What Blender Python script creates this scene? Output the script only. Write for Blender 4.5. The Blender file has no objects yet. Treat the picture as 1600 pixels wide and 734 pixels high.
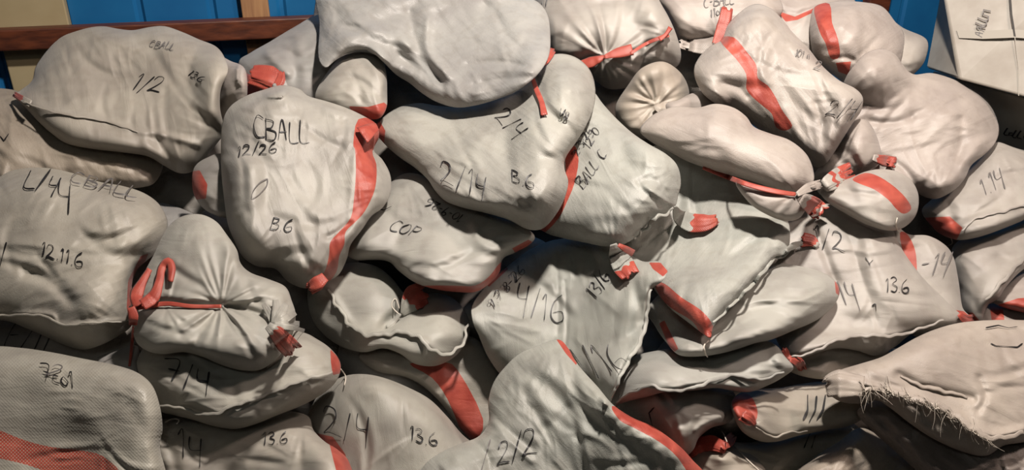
import bpy, math, random
import numpy as np
from mathutils import Vector, Matrix

# ------------------------------------------------------------------ camera, light, exposure
SC = bpy.context.scene
COL = SC.collection
PITCH = math.radians(25.0)
FOC = 1250.0
CAM = np.array([0.0, 0.0, 1.7])
cd = bpy.data.cameras.new('camera'); cam = bpy.data.objects.new('camera', cd); COL.objects.link(cam)
cam.location = CAM; cam.rotation_euler = (math.pi / 2 - PITCH, 0, 0)
cd.sensor_width = 36; cd.lens = 36 * FOC / 1600.0; cd.clip_start = 0.05
SC.camera = cam
SC.view_settings.view_transform = 'Standard'; SC.view_settings.look = 'None'
SC.view_settings.gamma = 1; SC.view_settings.use_curve_mapping = False
SC.view_settings.exposure = -0.22
w = bpy.data.worlds.new('world'); SC.world = w; w.use_nodes = True
bg = w.node_tree.nodes['Background']; bg.inputs[0].default_value = (1.0, 0.93, 0.86, 1); bg.inputs[1].default_value = 0.014

def area(name, loc, target, size, power, color):
    l = bpy.data.lights.new(name, 'AREA'); l.shape = 'DISK'; l.size = size; l.energy = power; l.color = color
    o = bpy.data.objects.new(name, l); COL.objects.link(o); o.location = loc
    d = Vector(target) - Vector(loc); o.rotation_euler = d.to_track_quat('-Z', 'Y').to_euler()
    return o
area('lamp_overhead', (0.50, 1.35, 3.5), (0.3, 2.2, 0.8), 0.2, 182, (1.0, 0.91, 0.83))
area('lamp_right', (1.9, 1.2, 3.0), (0.9, 2.2, 0.8), 0.3, 44, (1.0, 0.80, 0.70))
area('lamp_rear', (-0.2, -0.6, 3.0), (-0.1, 2.0, 0.6), 0.6, 5, (0.93, 1.0, 0.95))

# ------------------------------------------------------------------ materials
def new_mat(name):
    m = bpy.data.materials.new(name); m.use_nodes = True
    nt = m.node_tree; return m, nt, nt.nodes['Principled BSDF'], nt.nodes, nt.links
def val(nodes, t, **k):
    n = nodes.new(t)
    for a, b in k.items(): setattr(n, a, b)
    return n
def mixcol(nt, fac, a, b, blend='MIX'):
    n = nt.nodes.new('ShaderNodeMix'); n.data_type = 'RGBA'; n.blend_type = blend
    for s, v in ((n.inputs[0], fac), (n.inputs[6], a), (n.inputs[7], b)):
        if hasattr(v, 'links') or isinstance(v, bpy.types.NodeSocket): nt.links.new(v, s)
        else: s.default_value = v
    return n.outputs[2]
def ramp(nt, src, p0, c0, p1, c1):
    n = nt.nodes.new('ShaderNodeValToRGB'); e = n.color_ramp.elements
    e[0].position = p0; e[0].color = c0; e[1].position = p1; e[1].color = c1
    nt.links.new(src, n.inputs[0]); return n.outputs[0]

def fabric(name, coarse=False, red_all=False):
    m, nt, p, N, L = new_mat(name)
    tc = N.new('ShaderNodeTexCoord'); oi = N.new('ShaderNodeObjectInfo')
    n1 = N.new('ShaderNodeTexNoise'); n1.inputs['Scale'].default_value = 5.0; n1.inputs['Detail'].default_value = 5; n1.inputs['Roughness'].default_value = .6
    L.new(tc.outputs['Object'], n1.inputs['Vector'])
    base = ramp(nt, n1.outputs[0], .33, (0.262, 0.248, 0.236, 1), .62, (0.35, 0.338, 0.316, 1))
    n2 = N.new('ShaderNodeTexNoise'); n2.inputs['Scale'].default_value = 26.0; n2.inputs['Detail'].default_value = 6
    L.new(tc.outputs['Object'], n2.inputs['Vector'])
    dirt = ramp(nt, n2.outputs[0], .36, (.86, .84, .82, 1), .50, (1, 1, 1, 1))
    base = mixcol(nt, .55, base, dirt, 'MULTIPLY')
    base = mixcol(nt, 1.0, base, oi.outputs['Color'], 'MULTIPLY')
    # weave from the sack's own cloth map (metres)
    uv = N.new('ShaderNodeUVMap')
    sx = N.new('ShaderNodeSeparateXYZ'); L.new(uv.outputs[0], sx.inputs[0])
    wv = []
    freq = 620.0 if coarse else 1300.0
    for k in (0, 1):
        a = val(N, 'ShaderNodeMath', operation='MULTIPLY'); L.new(sx.outputs[k], a.inputs[0]); a.inputs[1].default_value = freq
        b = val(N, 'ShaderNodeMath', operation='SINE'); L.new(a.outputs[0], b.inputs[0]); wv.append(b.outputs[0])
    ww = val(N, 'ShaderNodeMath', operation='MULTIPLY'); L.new(wv[0], ww.inputs[0]); L.new(wv[1], ww.inputs[1])
    # red woven band
    at = N.new('ShaderNodeAttribute'); at.attribute_name = 'band'
    msk = val(N, 'ShaderNodeMath', operation='GREATER_THAN'); L.new(at.outputs['Fac'], msk.inputs[0]); msk.inputs[1].default_value = 0.0
    r1 = ramp(nt, n2.outputs[0], .3, (0.27, 0.036, 0.024, 1), .75, (0.41, 0.082, 0.054, 1))
    if coarse:
        dots = val(N, 'ShaderNodeMath', operation='GREATER_THAN'); L.new(ww.outputs[0], dots.inputs[0]); dots.inputs[1].default_value = .30
        red = mixcol(nt, dots.outputs[0], r1, (0.36, 0.24, 0.185, 1))
    else: red = r1
    colr = red if red_all else mixcol(nt, msk.outputs[0], base, red)
    L.new(colr, p.inputs['Base Color'])
    p.inputs['Roughness'].default_value = 0.47
    p.inputs['Specular IOR Level'].default_value = 0.55
    p.inputs['Sheen Weight'].default_value = 0.08
    # fine creases: stretched noise along the cloth
    mp = N.new('ShaderNodeMapping'); mp.inputs['Scale'].default_value = (9, 34, 1); L.new(uv.outputs[0], mp.inputs[0])
    n3 = N.new('ShaderNodeTexNoise'); n3.inputs['Scale'].default_value = 1.0; n3.inputs['Detail'].default_value = 4; n3.inputs['Distortion'].default_value = 1.0
    L.new(mp.outputs[0], n3.inputs['Vector'])
    mp2 = N.new('ShaderNodeMapping'); mp2.inputs['Scale'].default_value = (28, 22, 1); L.new(uv.outputs[0], mp2.inputs[0])
    n4 = N.new('ShaderNodeTexNoise'); n4.noise_type = 'RIDGED_MULTIFRACTAL'; n4.inputs['Detail'].default_value = 2
    L.new(mp2.outputs[0], n4.inputs['Vector'])
    b1 = N.new('ShaderNodeBump'); b1.inputs['Strength'].default_value = .2; b1.inputs['Distance'].default_value = .012; L.new(n3.outputs[0], b1.inputs['Height'])
    b2 = N.new('ShaderNodeBump'); b2.inputs['Strength'].default_value = .18; b2.inputs['Distance'].default_value = .0022; L.new(n4.outputs[0], b2.inputs['Height']); L.new(b1.outputs[0], b2.inputs['Normal'])
    b3 = N.new('ShaderNodeBump'); b3.inputs['Strength'].default_value = .30; b3.inputs['Distance'].default_value = .0008; L.new(ww.outputs[0], b3.inputs['Height']); L.new(b2.outputs[0], b3.inputs['Normal'])
    L.new(b3.outputs[0], p.inputs['Normal'])
    return m
M_FAB = fabric('woven_polypropylene')
M_COARSE = fabric('coarse_woven_polypropylene', coarse=True)
M_RED = fabric('red_woven_band', red_all=True)
def plain(name, c, rough=.6, bump=0.0, scale=20, c2=None, stretch=(1, 1, 1)):
    m, nt, p, N, L = new_mat(name)
    tc = N.new('ShaderNodeTexCoord'); mp = N.new('ShaderNodeMapping'); mp.inputs['Scale'].default_value = stretch
    L.new(tc.outputs['Object'], mp.inputs[0])
    n = N.new('ShaderNodeTexNoise'); n.inputs['Scale'].default_value = scale; n.inputs['Detail'].default_value = 6; L.new(mp.outputs[0], n.inputs['Vector'])
    c2 = c2 or tuple(x * .75 for x in c)
    L.new(ramp(nt, n.outputs[0], .35, (*c2, 1), .65, (*c, 1)), p.inputs['Base Color'])
    p.inputs['Roughness'].default_value = rough
    if bump:
        b = N.new('ShaderNodeBump'); b.inputs['Strength'].default_value = bump; b.inputs['Distance'].default_value = .004
        L.new(n.outputs[0], b.inputs['Height']); L.new(b.outputs[0], p.inputs['Normal'])
    return m
M_INK = plain('black_marker_ink', (.012, .011, .012), .5)
M_INKF = plain('faded_marker_ink', (.13, .12, .115), .6)
M_BLUE = plain('blue_painted_sheet', (.010, .135, .33), .42, .1, 3, (.007, .10, .27))
M_WOOD = plain('red_brown_timber', (.13, .035, .014), .5, .4, 6, (.06, .016, .008), (.6, 8, 8))
M_TAN = plain('tan_timber', (.38, .21, .095), .65, .3, 6, (.26, .13, .06), (8, 8, .8))
M_CREAM = plain('cream_painted_post', (.42, .35, .21), .6, .1, 4, (.34, .27, .15))
M_FLOOR = plain('dark_truck_floor', (.05, .045, .04), .8, .3, 8)
M_FOAM = plain('white_foam_board', (.33, .31, .27), .55, .25, 9, (.25, .225, .19))
M_TAPE, _nt, _p, _N, _L = new_mat('clear_packing_tape')
_p.inputs['Base Color'].default_value = (.34, .32, .28, 1); _p.inputs['Roughness'].default_value = .15
M_DARK = plain('flap_gap_shade', (.03, .026, .022), .7)  # near-black colour standing in for the shade inside the carton's flap gap
M_STRING = plain('white_string', (.62, .56, .48), .6)

# ------------------------------------------------------------------ rays and the pile's slope
RX = np.array([1.0, 0, 0]); UP = np.array([0, math.sin(PITCH), math.cos(PITCH)]); FW = np.array([0, math.cos(PITCH), -math.sin(PITCH)])
PN = np.array([0, -math.sin(math.radians(45)), math.cos(math.radians(45))])
PD = 2.3 * FW.dot(PN)
def rays(x, y):
    x = np.asarray(x, float); y = np.asarray(y, float)
    d = FW + ((x - 800) / FOC)[..., None] * RX - ((y - 367) / FOC)[..., None] * UP
    return d / np.linalg.norm(d, axis=-1, keepdims=True)
def pos(x, y, h):                      # a point h metres in front of the pile's slope, seen at x, y
    d = rays(x, y); t = PD / (d @ PN)
    return CAM + d * (t - h)[..., None]
def at_dist(x, y, t):
    return CAM + rays(x, y) * t

G = 2.0; X0, Y0, X1, Y1 = -260, -200, 1860, 960
GW = int((X1 - X0) / G); GH = int((Y1 - Y0) / G)
SURF = np.full((GH, GW), -0.66)        # how far the heap stands out so far
def bil(A, x, y, ox=0, oy=0):
    fx = np.clip((np.asarray(x, float) - X0) / G - ox, 0, A.shape[1] - 1.001); fy = np.clip((np.asarray(y, float) - Y0) / G - oy, 0, A.shape[0] - 1.001)
    ix = fx.astype(int); iy = fy.astype(int); a = fx - ix; b = fy - iy
    return (A[iy, ix] * (1 - a) + A[iy, ix + 1] * a) * (1 - b) + (A[iy + 1, ix] * (1 - a) + A[iy + 1, ix + 1] * a) * b

def box1(A, r, ax):
    A = np.moveaxis(A, ax, 0); P = np.pad(A, ((r + 1, r), (0, 0)), mode='edge'); c = np.cumsum(P, 0)
    return np.moveaxis((c[2 * r + 1:] - c[:-2 * r - 1]) / (2 * r + 1), 0, ax)
def blur(A, r):
    if r < 1: return A
    for _ in range(3): A = box1(box1(A, r, 0), r, 1)
    return A
def maxf(A, r):
    for ax in (0, 1):
        o = A.copy()
        for s in range(1, r + 1):
            for sg in (-s, s):
                sh = np.roll(A, sg, ax); o = np.maximum(o, sh)
        A = o
    return A
def vnoise(x, y, seed):
    rs = np.random.RandomState(seed); T = rs.rand(64, 64)
    ix = np.floor(x).astype(int); iy = np.floor(y).astype(int); a = x - ix; b = y - iy
    a = a * a * a * (a * (a * 6 - 15) + 10); b = b * b * b * (b * (b * 6 - 15) + 10)
    g = lambda i, j: T[j % 64, i % 64]
    return (g(ix, iy) * (1 - a) + g(ix + 1, iy) * a) * (1 - b) + (g(ix, iy + 1) * (1 - a) + g(ix + 1, iy + 1) * a) * b

def catmull(P, closed, n=10):
    P = np.asarray(P, float); m = len(P); out = []
    for i in range(m if closed else m - 1):
        if closed: p0, p1, p2, p3 = P[(i - 1) % m], P[i], P[(i + 1) % m], P[(i + 2) % m]
        else: p0, p1, p2, p3 = P[max(i - 1, 0)], P[i], P[i + 1], P[min(i + 2, m - 1)]
        for k in range(n):
            t = k / n
            out.append(.5 * ((2 * p1) + (-p0 + p2) * t + (2 * p0 - 5 * p1 + 4 * p2 - p3) * t * t + (-p0 + 3 * p1 - 3 * p2 + p3) * t ** 3))
    if not closed: out.append(P[-1])
    return np.array(out)
def resample(P, n, closed):
    Q = np.vstack([P, P[:1]]) if closed else P
    d = np.r_[0, np.cumsum(np.linalg.norm(np.diff(Q, axis=0), axis=1))]
    s = np.linspace(0, d[-1], n + 1)[:-1] if closed else np.linspace(0, d[-1], n)
    return np.stack([np.interp(s, d, Q[:, k]) for k in range(Q.shape[1])], 1)
def inside(P, x, y):
    r = np.zeros(x.shape, bool); n = len(P)
    for i in range(n):
        x1, y1 = P[i]; x2, y2 = P[(i + 1) % n]
        if y1 == y2: continue
        c = ((y1 > y) != (y2 > y)) & (x < (x2 - x1) * (y - y1) / (y2 - y1) + x1)
        r ^= c
    return r
def dline(P, x, y, closed=False):      # distance to a polyline
    d = np.full(x.shape, 1e9); n = len(P)
    for i in range(n if closed else n - 1):
        a = P[i]; b = P[(i + 1) % n]; v = b - a; L = max(v.dot(v), 1e-9)
        t = np.clip(((x - a[0]) * v[0] + (y - a[1]) * v[1]) / L, 0, 1)
        d = np.minimum(d, np.hypot(x - a[0] - t * v[0], y - a[1] - t * v[1]))
    return d

# ------------------------------------------------------------------ mesh output
def mesh_obj(name, V, F, mats, fm=None, band=None, uvs=None, smooth=True):
    V = np.asarray(V, float); c = V.mean(0) if len(V) else np.zeros(3)
    me = bpy.data.meshes.new(name)
    me.from_pydata((V - c).tolist(), [], F)
    for m in mats: me.materials.append(m)
    if fm is not None: me.polygons.foreach_set('material_index', np.asarray(fm, np.int32))
    if smooth: me.polygons.foreach_set('use_smooth', np.ones(len(F), bool))
    if band is not None:
        a = me.attributes.new('band', 'FLOAT', 'POINT'); a.data.foreach_set('value', np.asarray(band, np.float32))
    if uvs is not None:
        ul = me.uv_layers.new(name='UVMap'); li = np.zeros(len(me.loops), np.int32); me.loops.foreach_get('vertex_index', li)
        ul.data.foreach_set('uv', np.asarray(uvs, np.float32)[li].ravel())
    me.validate(); me.update()
    o = bpy.data.objects.new(name, me); COL.objects.link(o); o.location = c
    return o
def adopt(ch, root):
    ch.parent = root; ch.location = Vector(ch.location) - Vector(root.location)

# ------------------------------------------------------------------ handwriting
GL = {
 '0': ([[(.25, 1), (.02, .7), (.0, .3), (.2, 0), (.42, .25), (.48, .7), (.27, 1)]], .6),
 '1': ([[(.05, .78), (.2, 1), (.14, 0)]], .36),
 '2': ([[(.02, .72), (.12, .97), (.38, .95), (.42, .68), (.22, .32), (0, .02), (.18, .1), (.6, .04)]], .66),
 '3': ([[(.02, .9), (.25, 1), (.4, .8), (.12, .55), (.42, .35), (.28, .02), (0, .1)]], .52),
 '4': ([[(.1, 1), (.04, .62), (.1, .45), (.42, .5)], [(.46, .98), (.36, .3), (.3, -.2)]], .62),
 '6': ([[(.4, 1), (.1, .65), (.02, .2), (.22, 0), (.48, .15), (.42, .42), (.08, .3)]], .6),
 '7': ([[(0, .92), (.5, 1), (.2, 0)], [(.1, .5), (.48, .52)]], .58),
 '8': ([[(.25, 1), (.02, .78), (.4, .3), (.22, 0), (.02, .22), (.42, .75), (.25, 1)]], .55),
 '9': ([[(.42, .85), (.15, 1), (.05, .68), (.32, .6), (.42, .9), (.36, .4), (.2, -.1)]], .55),
 '/': ([[(.34, 1.08), (.0, -.12)]], .42),
 '-': ([[(.02, .48), (.34, .52)]], .46),
 '.': ([[(.06, .05), (.12, .0)]], .26),
 'A': ([[(0, 0), (.28, 1), (.42, .02)], [(.08, .38), (.5, .42)]], .58),
 'B': ([[(.06, 1), (.0, 0)], [(.0, .95), (.42, .88), (.3, .58), (.05, .52), (.5, .4), (.4, .05), (0, .02)]], .6),
 'C': ([[(.48, .88), (.2, 1), (.0, .55), (.12, .08), (.5, .1)]], .58),
 'L': ([[(.1, 1), (.02, .05), (.48, .06)]], .5),
 'l': ([[(.0, .3), (.26, .95), (.14, 1), (.06, .3), (.2, 0), (.42, .12)]], .4),
 'a': ([[(.38, .5), (.14, .52), (.02, .2), (.18, 0), (.38, .4), (.4, .02), (.52, .06)]], .52),
 'c': ([[(.38, .5), (.1, .45), (.04, .1), (.4, .06)]], .42),
 'o': ([[(.2, .55), (.02, .25), (.2, 0), (.42, .28), (.2, .55)]], .46),
 'p': ([[(.08, .55), (.0, -.4)], [(.04, .45), (.34, .5), (.34, .12), (.04, .08)]], .46),
 'E': ([[(.45, .98), (.08, .95), (.0, .02), (.46, .05)], [(.04, .5), (.36, .54)]], .55),
 'P': ([[(.06, 1), (.0, 0)], [(.02, .95), (.44, .85), (.32, .5), (.04, .46)]], .55),
 'V': ([[(0, 1), (.2, 0), (.46, 1.05)]], .55),
 'n': ([[(0, .5), (.04, 0)], [(.03, .4), (.24, .52), (.3, 0)]], .42),
 'x': ([[(0, .5), (.4, 0)], [(.4, .55), (0, -.05)]], .45),
 'O': ([[(.28, 1), (.02, .6), (.08, .1), (.36, .0), (.52, .4), (.44, .9), (.28, 1)]], .62),
 'M': ([[(0, 0), (.08, 1), (.28, .3), (.48, 1), (.56, 0)]], .7),
 ' ': ([], .4),
}
def T(s, x, y, h, ang=0, slant=.15, wid=1.0):
    a = math.radians(ang); e = np.array([math.cos(a), math.sin(a)]); u = np.array([math.sin(a), -math.cos(a)])
    out = []; cx = 0; rnd = random.Random(s + str(x))
    for ch in s:
        st, ww = GL[ch]
        jy = rnd.uniform(-.07, .07); sc = rnd.uniform(.9, 1.1)
        for pl in st:
            pts = [np.array([x, y]) + e * h * wid * (cx + px * sc + slant * py) + u * h * (py * sc + jy) for px, py in pl]
            out.append(pts if len(pts) < 3 else list(catmull(pts, False, 6)))
        cx += ww
    return out

# ------------------------------------------------------------------ a sack
SACKS = {}
NSEED = [10]
def sack(key, outline, label, k=.98, kb=.35, lift=.015, lum=.5, fold=1.0, fdir=0, lumps=(), cr=(), pl=(), st=(), ink=(), tint=(1, 1, 1),
         level=-.24, flat=.3, coarse=False, env=12, tilt=(0, 0), inkw=1.35, faded=(), name='woven_sack'):
    NSEED[0] += 7; seed = NSEED[0]
    O = catmull(outline, True, 8); O = resample(O, 288, True)
    rw = np.random.RandomState(seed)
    th = np.linspace(0, 2 * np.pi, len(O), endpoint=False)
    # sampling window
    pad = 60
    gx0 = max(int((O[:, 0].min() - pad - X0) / G), 0); gx1 = min(int((O[:, 0].max() + pad - X0) / G), GW - 1)
    gy0 = max(int((O[:, 1].min() - pad - Y0) / G), 0); gy1 = min(int((O[:, 1].max() + pad - Y0) / G), GH - 1)
    xs = X0 + G * np.arange(gx0, gx1); ys = Y0 + G * np.arange(gy0, gy1); gx, gy = np.meshgrid(xs, ys)
    msk = inside(O, gx, gy)
    S = SURF[gy0:gy1, gx0:gx1]; SM = maxf(S, 3)
    # puffed thickness: Poisson solve, coarse then fine
    def solve(mk, init, it, hh):
        u = init.copy()
        for _ in range(it):
            v = np.zeros_like(u)
            v[1:-1, 1:-1] = .25 * (u[:-2, 1:-1] + u[2:, 1:-1] + u[1:-1, :-2] + u[1:-1, 2:] + hh * hh)
            u = np.where(mk, v, 0)
        return u
    m4 = msk[::4, ::4]; u = solve(m4, np.zeros(m4.shape), 700, 4 * G)
    def upsamp(c, shape, f):
        yy = np.arange(shape[0]) / f; xx = np.arange(shape[1]) / f
        yy = np.clip(yy, 0, c.shape[0] - 1.001); xx = np.clip(xx, 0, c.shape[1] - 1.001)
        iy = yy.astype(int)[:, None]; ix = xx.astype(int)[None]; b = yy[:, None] - iy; a = xx[None] - ix
        return (c[iy, ix] * (1 - a) + c[iy, ix + 1] * a) * (1 - b) + (c[iy + 1, ix] * (1 - a) + c[iy + 1, ix + 1] * a) * b
    m2 = msk[::2, ::2]; u = solve(m2, upsamp(u, m2.shape, 2) * m2, 160, 2 * G)
    u = solve(msk, upsamp(u, msk.shape, 2) * msk, 60, G)
    R = 2 * math.sqrt(max(u.max(), 1e-6))
    mpp = 2.3 / FOC
    prof = np.sqrt(np.clip(4 * u, 0, None)) / R                     # 0 .. 1
    prof = prof * (1 - flat) + flat * (1 - (1 - prof) ** 2.2)
    edge = np.clip(prof / .55, 0, 1); edge = edge * edge * (3 - 2 * edge)
    # drape the middle surface over what lies behind
    env_s = np.maximum(S, level)
    mid = blur(maxf(env_s, env), env)
    mid = np.maximum(mid, blur(mid, 3 * env))
    cxp, cyp = O.mean(0)
    mid = mid + tilt[0] * (gx - cxp) / 100 + tilt[1] * (gy - cyp) / 100
    mid = np.maximum(mid, np.maximum(SM, level) + .008) + lift
    mid = np.maximum(blur(mid, 2), SM + .009)
    h = k * R * mpp * prof
    # contents, folds, creases
    n = vnoise(gx / 62 + seed, gy / 58, seed) - .5
    n2 = vnoise(gx / 27 + seed, gy / 27, seed + 1) - .5
    h = h + lum * edge * (n * .05 + n2 * .006)
    a = math.radians(fdir); uu = (gx * math.cos(a) + gy * math.sin(a)); vv = (-gx * math.sin(a) + gy * math.cos(a))
    wrp = 14 * (vnoise(gx / 50, gy / 50, seed + 5) - .5)
    f1 = 1 - np.abs(2 * vnoise(uu / 70 + 3, (vv + wrp) / 15, seed + 2) - 1)
    f2 = 1 - np.abs(2 * vnoise(uu / 34 + 9, (vv + wrp) / 8, seed + 3) - 1)
    gate = np.clip(vnoise(gx / 48, gy / 48, seed + 4) * 2.2 - .7, 0, 1)
    h = h + fold * edge * gate * (.0045 * (f1 ** 2 - .35) + .0010 * (f2 ** 2 - .35))
    # the slack cloth: a few broad dents, bundles of crisp wrinkles, folds running in from the corners
    ny, nx = msk.shape; cand = np.argwhere(prof > .2); area_px = len(cand) * G * G
    def wrinkle(cy_, cx_, ang, L, w1, w2, dp, cu, mode):
        rr_ = int((L * 1.5 + 12) / G); ya, yb = max(cy_ - rr_, 0), min(cy_ + rr_, ny); xa, xb = max(cx_ - rr_, 0), min(cx_ + rr_, nx)
        if yb - ya < 3 or xb - xa < 3: return
        X = gx[ya:yb, xa:xb] - (xs[0] + G * cx_); Y = gy[ya:yb, xa:xb] - (ys[0] + G * cy_)
        U = X * math.cos(ang) + Y * math.sin(ang); Vv = -X * math.sin(ang) + Y * math.cos(ang) + cu * U * U
        t_ = np.clip(1 - (U / L) ** 2, 0, 1); e_ = t_ * np.clip(prof[ya:yb, xa:xb] / .25, 0, 1)
        wa = w1 * (.45 + .55 * t_); wb = w2 * (.45 + .55 * t_)
        if mode: q_ = np.where(Vv > 0, np.exp(-np.abs(Vv) / wa), np.exp(-np.abs(Vv) / wb)) - .25 * np.exp(-((Vv - 2.6 * w1) / (1.6 * w1)) ** 2)
        else: q_ = .6 * np.exp(-((Vv + w1 * 1.2) / w1) ** 2) - np.exp(-(Vv / (w1 * .8)) ** 2)
        h[ya:yb, xa:xb] += dp * e_ * q_
    if len(cand):
        for q in range(int(area_px / 9000 * fold) + 1):
            c_ = cand[rw.randint(len(cand))]
            wrinkle(c_[0], c_[1], a + rw.normal(0, .5), rw.uniform(35, 85), rw.uniform(6, 12), 0, rw.uniform(.004, .011), rw.normal(0, .005), 0)
        for q in range(int(area_px / 4200 * fold) + 1):
            c_ = cand[rw.randint(len(cand))]; ang = a + rw.normal(0, .55); nb_ = rw.randint(1, 5); sp = rw.uniform(6, 13)
            for m_ in range(nb_):
                o_ = (m_ - nb_ / 2) * sp + rw.normal(0, 1.5); al = rw.normal(0, 9)
                wrinkle(int(c_[0] + (o_ * math.cos(ang) + al * math.sin(ang)) / G), int(c_[1] + (-o_ * math.sin(ang) + al * math.cos(ang)) / G), ang + rw.normal(0, .13),
                        rw.uniform(16, 52), rw.uniform(1.8, 3.4), rw.uniform(4, 9), rw.uniform(.0022, .0062), rw.normal(0, .004), 1)
        st_ = 14; tv = np.roll(O, -st_, 0) - O; tb = O - np.roll(O, st_, 0)
        turn = np.arctan2(tb[:, 0] * tv[:, 1] - tb[:, 1] * tv[:, 0], (tb * tv).sum(1)); sgn = np.sign(turn.sum()); turn = turn * sgn
        used = []
        for ix_ in np.argsort(-turn):
            if turn[ix_] < .7 or len(used) >= 5: break
            if any(min(abs(ix_ - u_), 288 - abs(ix_ - u_)) < 24 for u_ in used): continue
            used.append(ix_); p_ = O[ix_]; inw = (O[(ix_ + st_) % 288] + O[ix_ - st_]) / 2 - p_; ai = math.atan2(inw[1], inw[0])
            for m_ in range(7):
                an = ai + (m_ - 3) * .21 + rw.normal(0, .05); L = rw.uniform(18, 48) * (.6 + .5 * fold)
                qx, qy = p_[0] + math.cos(an) * (L + 5), p_[1] + math.sin(an) * (L + 5)
                wrinkle(int((qy - ys[0]) / G), int((qx - xs[0]) / G), an, L, 2.2, 4.0, rw.uniform(.0025, .006), rw.normal(0, .003), 1)
    # puckers where the cloth turns over its edge
    ta = np.arctan2(gy - cyp, gx - cxp); ra = max(R, 30)
    pk = vnoise(ta * ra / 9 + 40, np.hypot(gx - cxp, gy - cyp) / 60, seed + 6) - .5
    h = h + .008 * min(fold, 1.2) * pk * np.clip(prof / .25, 0, 1) * np.clip((.85 - prof) / .4, 0, 1)
    for (lx, ly, lr, lh) in lumps:
        h = h + lh * np.exp(-((gx - lx) ** 2 + (gy - ly) ** 2) / (lr * lr)) * np.clip(prof / .3, 0, 1)
    for (pts, cw, dep) in cr:
        P = catmull(pts, False, 4) if len(pts) > 2 else np.array(pts, float)
        d = dline(P, gx, gy)
        h = h - dep * np.exp(-(d / cw) ** 2) * np.clip(prof / .3, 0, 1)
    for (tx, ty, tr, tn, amp) in pl:
        r = np.hypot(gx - tx, gy - ty); t = np.arctan2(gy - ty, gx - tx)
        ph = rw.rand() * 6
        for q in range(int(tn * 2)):
            th_ = 2 * math.pi * (q + rw.uniform(-.35, .35)) / (tn * 2); Ri = tr * rw.uniform(.35, 1.1); am = amp * rw.uniform(.5, 1.9)
            cv = rw.normal(0, .0022); dx_ = gx - tx; dy_ = gy - ty
            U = dx_ * math.cos(th_) + dy_ * math.sin(th_); Vv = -dx_ * math.sin(th_) + dy_ * math.cos(th_) + cv * U * np.abs(U)
            w_ = 1.5 + .045 * np.clip(U, 0, None); wn = np.clip(U / 7, 0, 1) * np.exp(-np.clip(U, 0, None) / (Ri * .55)) * (U > 0)
            h = h + am * wn * (np.exp(-(Vv / w_) ** 2) - .65 * np.exp(-((Vv - 2.0 * w_) / w_) ** 2))
        h = h - amp * 1.9 * np.exp(-(r / (tr * .28)) ** 2)
    h = np.where(msk, np.maximum(h, .004 * prof), 0)
    h = blur(h, 1) * .6 + h * .4
    front = mid + h
    back = np.maximum(mid - kb * R * mpp * prof, SM + .004)
    back = np.minimum(back, mid)
    SURF[gy0:gy1, gx0:gx1] = np.where(msk, np.maximum(S, front), S)
    # disc mesh mapped harmonically onto the outline
    per = np.linalg.norm(np.diff(np.vstack([O, O[:1]]), axis=0), axis=1).sum()
    ns = int(np.clip(per / 2.3, 96, 520)) // 2 * 2; nr = int(np.clip(R / 1.8, 18, 92))
    B = resample(O, ns, True); c = np.fft.fft(B[:, 0] + 1j * B[:, 1]) / ns; kk = np.abs(np.fft.fftfreq(ns, 1 / ns))
    rf = np.sin(np.linspace(0, math.pi / 2, nr + 1))[1:]; rf = .55 * rf + .45 * np.linspace(0, 1, nr + 1)[1:]
    ringsF = np.array([np.fft.ifft(c * r ** kk) * ns for r in rf])
    nb = max(nr // 3, 8); rb = np.sin(np.linspace(0, math.pi / 2, nb + 1))[1:-1][::-1]
    ringsB = np.array([np.fft.ifft(c * r ** kk) * ns for r in rb])
    def S_(A, z): return bil(A, z.real, z.imag, gx0, gy0)
    z0 = c[0]
    rr = rf[:, None]; fade = np.sqrt(np.clip(1 - rr ** 10, 0, 1))
    hF = S_(mid, ringsF) + S_(h, ringsF) * fade
    midB = S_(mid, ringsB); hB = midB + (S_(back, ringsB) - midB) * np.sqrt(np.clip(1 - rb[:, None] ** 10, 0, 1))
    Z = np.concatenate([[z0], ringsF.ravel(), ringsB.ravel(), [z0]])
    H = np.concatenate([[S_(front, np.array([z0]))[0]], hF.ravel(), hB.ravel(), [S_(back, np.array([z0]))[0]]])
    V = pos(Z.real, Z.imag, H)
    F = []; nt_ = nr + nb - 1
    idx = lambda i, j: 1 + i * ns + j % ns
    I, J = np.meshgrid(np.arange(nt_ - 1), np.arange(ns), indexing='ij')
    Q = np.stack([1 + I * ns + J, 1 + (I + 1) * ns + J, 1 + (I + 1) * ns + (J + 1) % ns, 1 + I * ns + (J + 1) % ns], -1).reshape(-1, 4)
    F = Q.tolist() + [(0, idx(0, j), idx(0, j + 1)) for j in range(ns)] + [(1 + nt_ * ns, idx(nt_ - 1, j + 1), idx(nt_ - 1, j)) for j in range(ns)]
    x = Z.real; y = Z.imag
    band = np.full(len(x), -20.0)
    for P in st:
        P = catmull(P, True, 3) if len(P) > 6 else np.array(P, float)
        d = dline(P, x, y, True); band = np.maximum(band, np.where(inside(P, x, y), d, -d))
    ca, sa = math.cos(a), math.sin(a)
    uv = np.stack([(x * ca + y * sa), (-x * sa + y * ca)], 1) * mpp
    fm = np.zeros(len(F), int)
    # marker strokes: thin ribbons laid on the cloth
    def FR(px, py): return bil(front, px, py, gx0, gy0)
    vs = [V]; bs = [band]; us = [uv]; nv = len(V); fms = [fm]
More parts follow.
